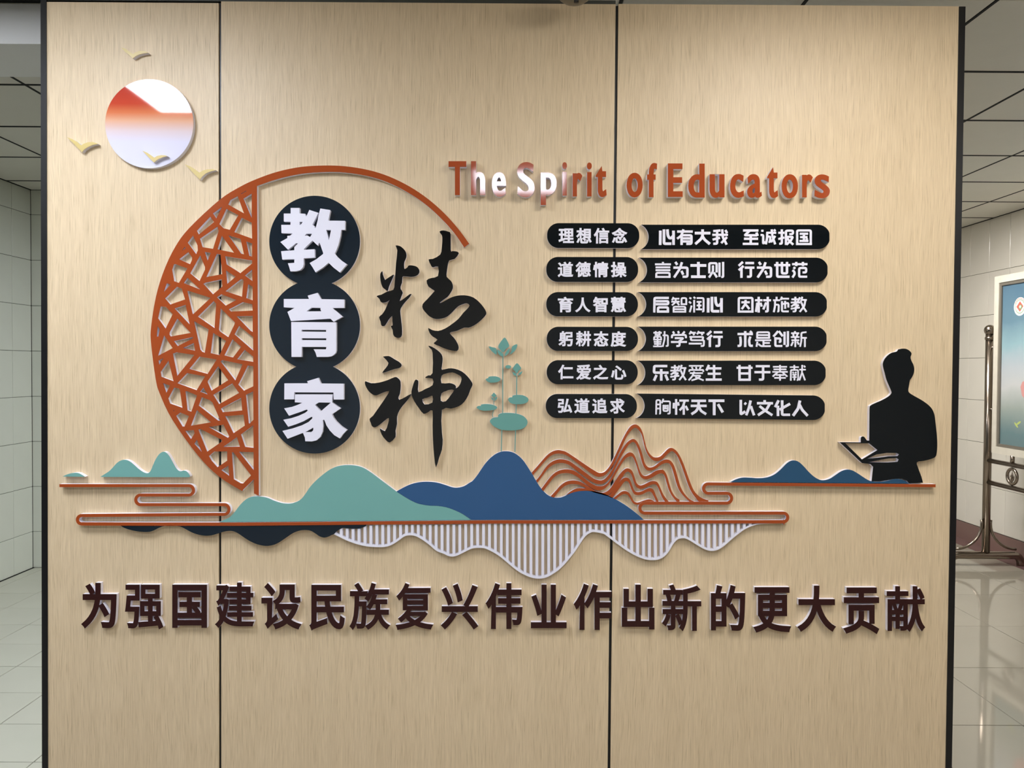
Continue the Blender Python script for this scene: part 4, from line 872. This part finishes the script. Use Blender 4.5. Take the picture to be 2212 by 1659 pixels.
# ================================================================== SIGN STAND (right)
SX, SY = 3.50, YC + 5.62
st = empty('sign_stand', (SX, SY, 0), 'steel framed notice board stand with ball-topped post before the right wall', 'sign stand')
SY2 = SY - 1.55
def P(x, y, z): return (x - SX, y - SY, z)
for y in (SY, SY2):
    link('post', tube('post', [P(SX, y, 0.10), P(SX, y, 1.70)], .027, M['steel'], 20), st)
    link('collar', tube('collar', [P(SX, y, 1.655), P(SX, y, 1.660), P(SX, y, 1.674), P(SX, y, 1.680)], [.028, .032, .032, .027], M['steel'], 20), st)
    Vb = []; Fb = []; a_, b_ = 18, 12
    for i in range(b_ + 1):
        th = math.pi * i / b_
        for k in range(a_): Vb.append((.039 * math.sin(th) * math.cos(2 * math.pi * k / a_), y - SY + .039 * math.sin(th) * math.sin(2 * math.pi * k / a_), 1.727 + .039 * math.cos(th)))
    for i in range(b_):
        for k in range(a_): Fb.append((i * a_ + k, (i + 1) * a_ + k, (i + 1) * a_ + (k + 1) % a_, i * a_ + (k + 1) % a_))
    link('ball', mesh('ball', Vb, Fb, M['steel'], smooth=True), st)
    foot = [P(SX - .262, y, 0.0), P(SX - .258, y, .03)] + [P(SX - .255 + .05 * (1 - math.cos(a)), y, .03 + .045 * math.sin(a)) for a in (0.4, 0.8, 1.2, 1.5)]
    foot2 = [P(2 * SX - (p[0] + SX), y, p[2]) for p in foot]
    link('foot_bar', tube('foot_bar', foot + [P(SX, y, .075)] + foot2[::-1], .028, M['steel'], 16), st)
    for s in (-1, 1):
        br = [P(SX + s * (.032 + .19 * (1 - math.cos(a))), y, .31 - .19 * math.sin(a)) for a in [math.radians(90 * k / 10) for k in range(11)]]
        br = [P(SX + s * .034, y, .335)] + br
        link('brace', tube('brace', br, .010, M['steel'], 12), st)
for z in (1.43 - .655, 1.43 - .815):
    link('rail', tube('rail', [P(SX, SY, z), P(SX, SY2, z)], .017, M['steel'], 14), st)
for yy in (SY - .28, SY2 + .28):
    link('board_stub', tube('board_stub', [P(SX, yy, 1.43 - .64), P(SX, yy, 1.43 - .59)], .014, M['steel'], 12), st)
for zz in (1.15, 1.60):
    for (ya, yb) in ((SY, SY - .045), (SY2, SY2 + .045)):
        link('board_pin', tube('board_pin', [P(SX, ya, zz), P(SX, yb, zz)], .007, M['steel'], 10), st)
# round medallion with a leaf between the rails
for yy in (SY - .28, SY2 + .28):
    zc = 1.43 - .736
    ring = [P(SX, yy + .052 * math.cos(a), zc + .052 * math.sin(a)) for a in [2 * math.pi * k / 28 for k in range(29)]]
    md = link('medallion', tube('medallion', ring, .011, M['steel'], 10, False), st)
    for dy, w_ in ((0, .009), (-.024, .006), (.024, .006)):
        lf = [(SX - SX, yy - SY + dy * t * (1.4 - .4 * t) * 1.0, zc - .04 + (.078 if dy == 0 else .05) * t) for t in [k / 8 for k in range(9)]]
        link('leaf', tube('leaf', lf, [max(.0015, w_ * math.sin(math.pi * (.12 + .88 * k / 8))) for k in range(9)], M['steel'], 8), md)
# board
BY1, BY0 = SY - .05, SY2 + .05
BZ0, BZ1 = 1.43 - .594, 1.43 + .68
BX0, BX1 = SX - .004, SX + .052
fw = .05
def frame_bars(w_, x0, x1, y0, y1, z0, z1):
    V = []; F = []
    for (a, b, c_, d_) in ((y0, z0, y1, z0 + w_), (y0, z1 - w_, y1, z1), (y0, z0 + w_, y0 + w_, z1 - w_), (y1 - w_, z0 + w_, y1, z1 - w_)):
        s = len(V)
        V += [(x, y, z) for z in (b, d_) for (x, y) in ((x0, a), (x1, a), (x1, c_), (x0, c_))]
        F += [tuple(s + q for q in f) for f in [(0, 3, 2, 1), (4, 5, 6, 7), (0, 1, 5, 4), (1, 2, 6, 5), (2, 3, 7, 6), (3, 0, 4, 7)]]
    return V, F
V, F = frame_bars(fw, BX0 - SX, BX1 - SX, BY0 - SY, BY1 - SY, BZ0, BZ1)
link('board_frame', mesh('board_frame', V, F, M['alu']), st)
V, F = frame_bars(.022, BX0 - SX + .006, BX1 - SX - .006, BY0 - SY + fw, BY1 - SY - fw, BZ0 + fw, BZ1 - fw)
fr2 = link('inner_frame', mesh('inner_frame', V, F, M['alud']), st)
def poster_mat():
    m = bpy.data.materials.new('printed_poster'); m.use_nodes = True
    nt = m.node_tree; b = nt.nodes['Principled BSDF']; Lk = nt.links
    tc = nt.nodes.new('ShaderNodeTexCoord'); sp = nt.nodes.new('ShaderNodeSeparateXYZ'); n = nt.nodes.new('ShaderNodeTexNoise')
    n.inputs['Scale'].default_value = 4; n.inputs['Detail'].default_value = 6
    mr = nt.nodes.new('ShaderNodeMapRange'); mr.inputs['From Min'].default_value = BZ0; mr.inputs['From Max'].default_value = BZ1
    ad = nt.nodes.new('ShaderNodeMath'); ad.operation = 'MULTIPLY_ADD'; ad.inputs[1].default_value = .12; 
    cr = nt.nodes.new('ShaderNodeValToRGB'); e = cr.color_ramp.elements
    e[0].position = 0.05; e[0].color = lin((92, 116, 120)); e[1].position = 1; e[1].color = lin((74, 102, 122))
    for p_, c_ in ((.18, (96, 122, 126)), (.33, (146, 156, 150)), (.45, (182, 184, 184)), (.55, (166, 174, 180)), (.68, (130, 160, 168)), (.80, (92, 122, 138))):
        q = e.new(p_); q.color = lin(c_)
    Lk.new(tc.outputs['Object'], sp.inputs[0]); Lk.new(tc.outputs['Object'], n.inputs['Vector']); Lk.new(sp.outputs['Z'], mr.inputs['Value'])
    Lk.new(n.outputs['Fac'], ad.inputs[0]); Lk.new(mr.outputs['Result'], ad.inputs[2]); Lk.new(ad.outputs[0], cr.inputs['Fac']); Lk.new(cr.outputs['Color'], b.inputs['Base Color'])
    b.inputs['Roughness'].default_value = .06
    return m
po = link('poster', box_mesh('poster', (.012, BY0 - SY + fw + .02, BZ0 + fw + .02), (.03, BY1 - SY - fw - .02, BZ1 - fw - .02), poster_mat()), st)
# round emblem and a leaf sprig printed on the poster
def disc(name, y, z, r, m, x=.0114, r0=0.0, n=28):
    V = []; F = []
    for k in range(n):
        a = 2 * math.pi * k / n
        V += [(x, y + r * math.cos(a), z + r * math.sin(a)), (x, y + r0 * math.cos(a), z + r0 * math.sin(a)), (x + .0006, y + r * math.cos(a), z + r * math.sin(a)), (x + .0006, y + r0 * math.cos(a), z + r0 * math.sin(a))]
    for k in range(n):
        a, b = 4 * k, 4 * ((k + 1) % n)
        F += [(a, b, b + 1, a + 1), (a, a + 2, b + 2, b)]
    return mesh(name, V, F, m)
ey, ez = YC + 5.31 - SY, 1.43 + .445
pw, pg, prd = mat('print_white', (226, 226, 216), .2), mat('print_green', (120, 150, 110), .2), mat('print_red', (186, 92, 80), .2)
link('emblem', disc('emblem', ey, ez, .064, pw), po)
link('emblem', disc('emblem', ey, ez, .049, pg, -.0072 + .018, .044), po)
V = [(.0104, ey + a * .036, ez + b * .036) for a, b in ((0, 1), (1, 0), (0, -1), (-1, 0))]
link('emblem', mesh('emblem', V + [(v[0] + .0008, v[1], v[2]) for v in V], [(0, 1, 2, 3), (4, 7, 6, 5), (0, 4, 5, 1), (1, 5, 6, 2), (2, 6, 7, 3), (3, 7, 4, 0)], prd), po)
link('emblem', disc('emblem', ey - .006, ez - .004, .017, pg, -.0082 + .018), po)
link('emblem', disc('emblem', ey - .004, ez - .002, .009, pw, -.0086 + .018), po)
for k in range(9):
    a = math.radians(30 + 15 * k)
    link('emblem_mark', disc('emblem_mark', ey + .0565 * math.cos(a), ez + .0565 * math.sin(a), .0042, prd, .0108, 0, 8), po)
yl = mat('print_leaf', (176, 190, 110), .2)
for (y, z, a) in ((YC + 5.325 - SY, 1.43 - .375, .7), (YC + 5.30 - SY, 1.43 - .36, -.5)):
    V = []
    for k in range(10):
        t = 2 * math.pi * k / 10; u, v = .026 * math.cos(t), .008 * math.sin(t)
        V.append((.0112, y + u * math.cos(a) - v * math.sin(a), z + u * math.sin(a) + v * math.cos(a)))
    link('printed_leaf', mesh('printed_leaf', V + [(v[0] + .0006, v[1], v[2]) for v in V], [tuple(range(10)), tuple(range(19, 9, -1))], yl), po)
pk = mat('print_pink', (196, 140, 136), .2)
V = [(.0112, YC + y - SY, 1.43 + z) for y, z in ((5.288, -.11), (5.27, -.075), (5.2, -.05), (5.1, -.06), (5.1, -.2), (5.2, -.215), (5.27, -.17))]
link('printed_figure', mesh('printed_figure', V + [(v[0] + .0006, v[1], v[2]) for v in V], [tuple(range(7)), tuple(range(13, 6, -1))], pk), po)  # pinkish piece of a printed figure
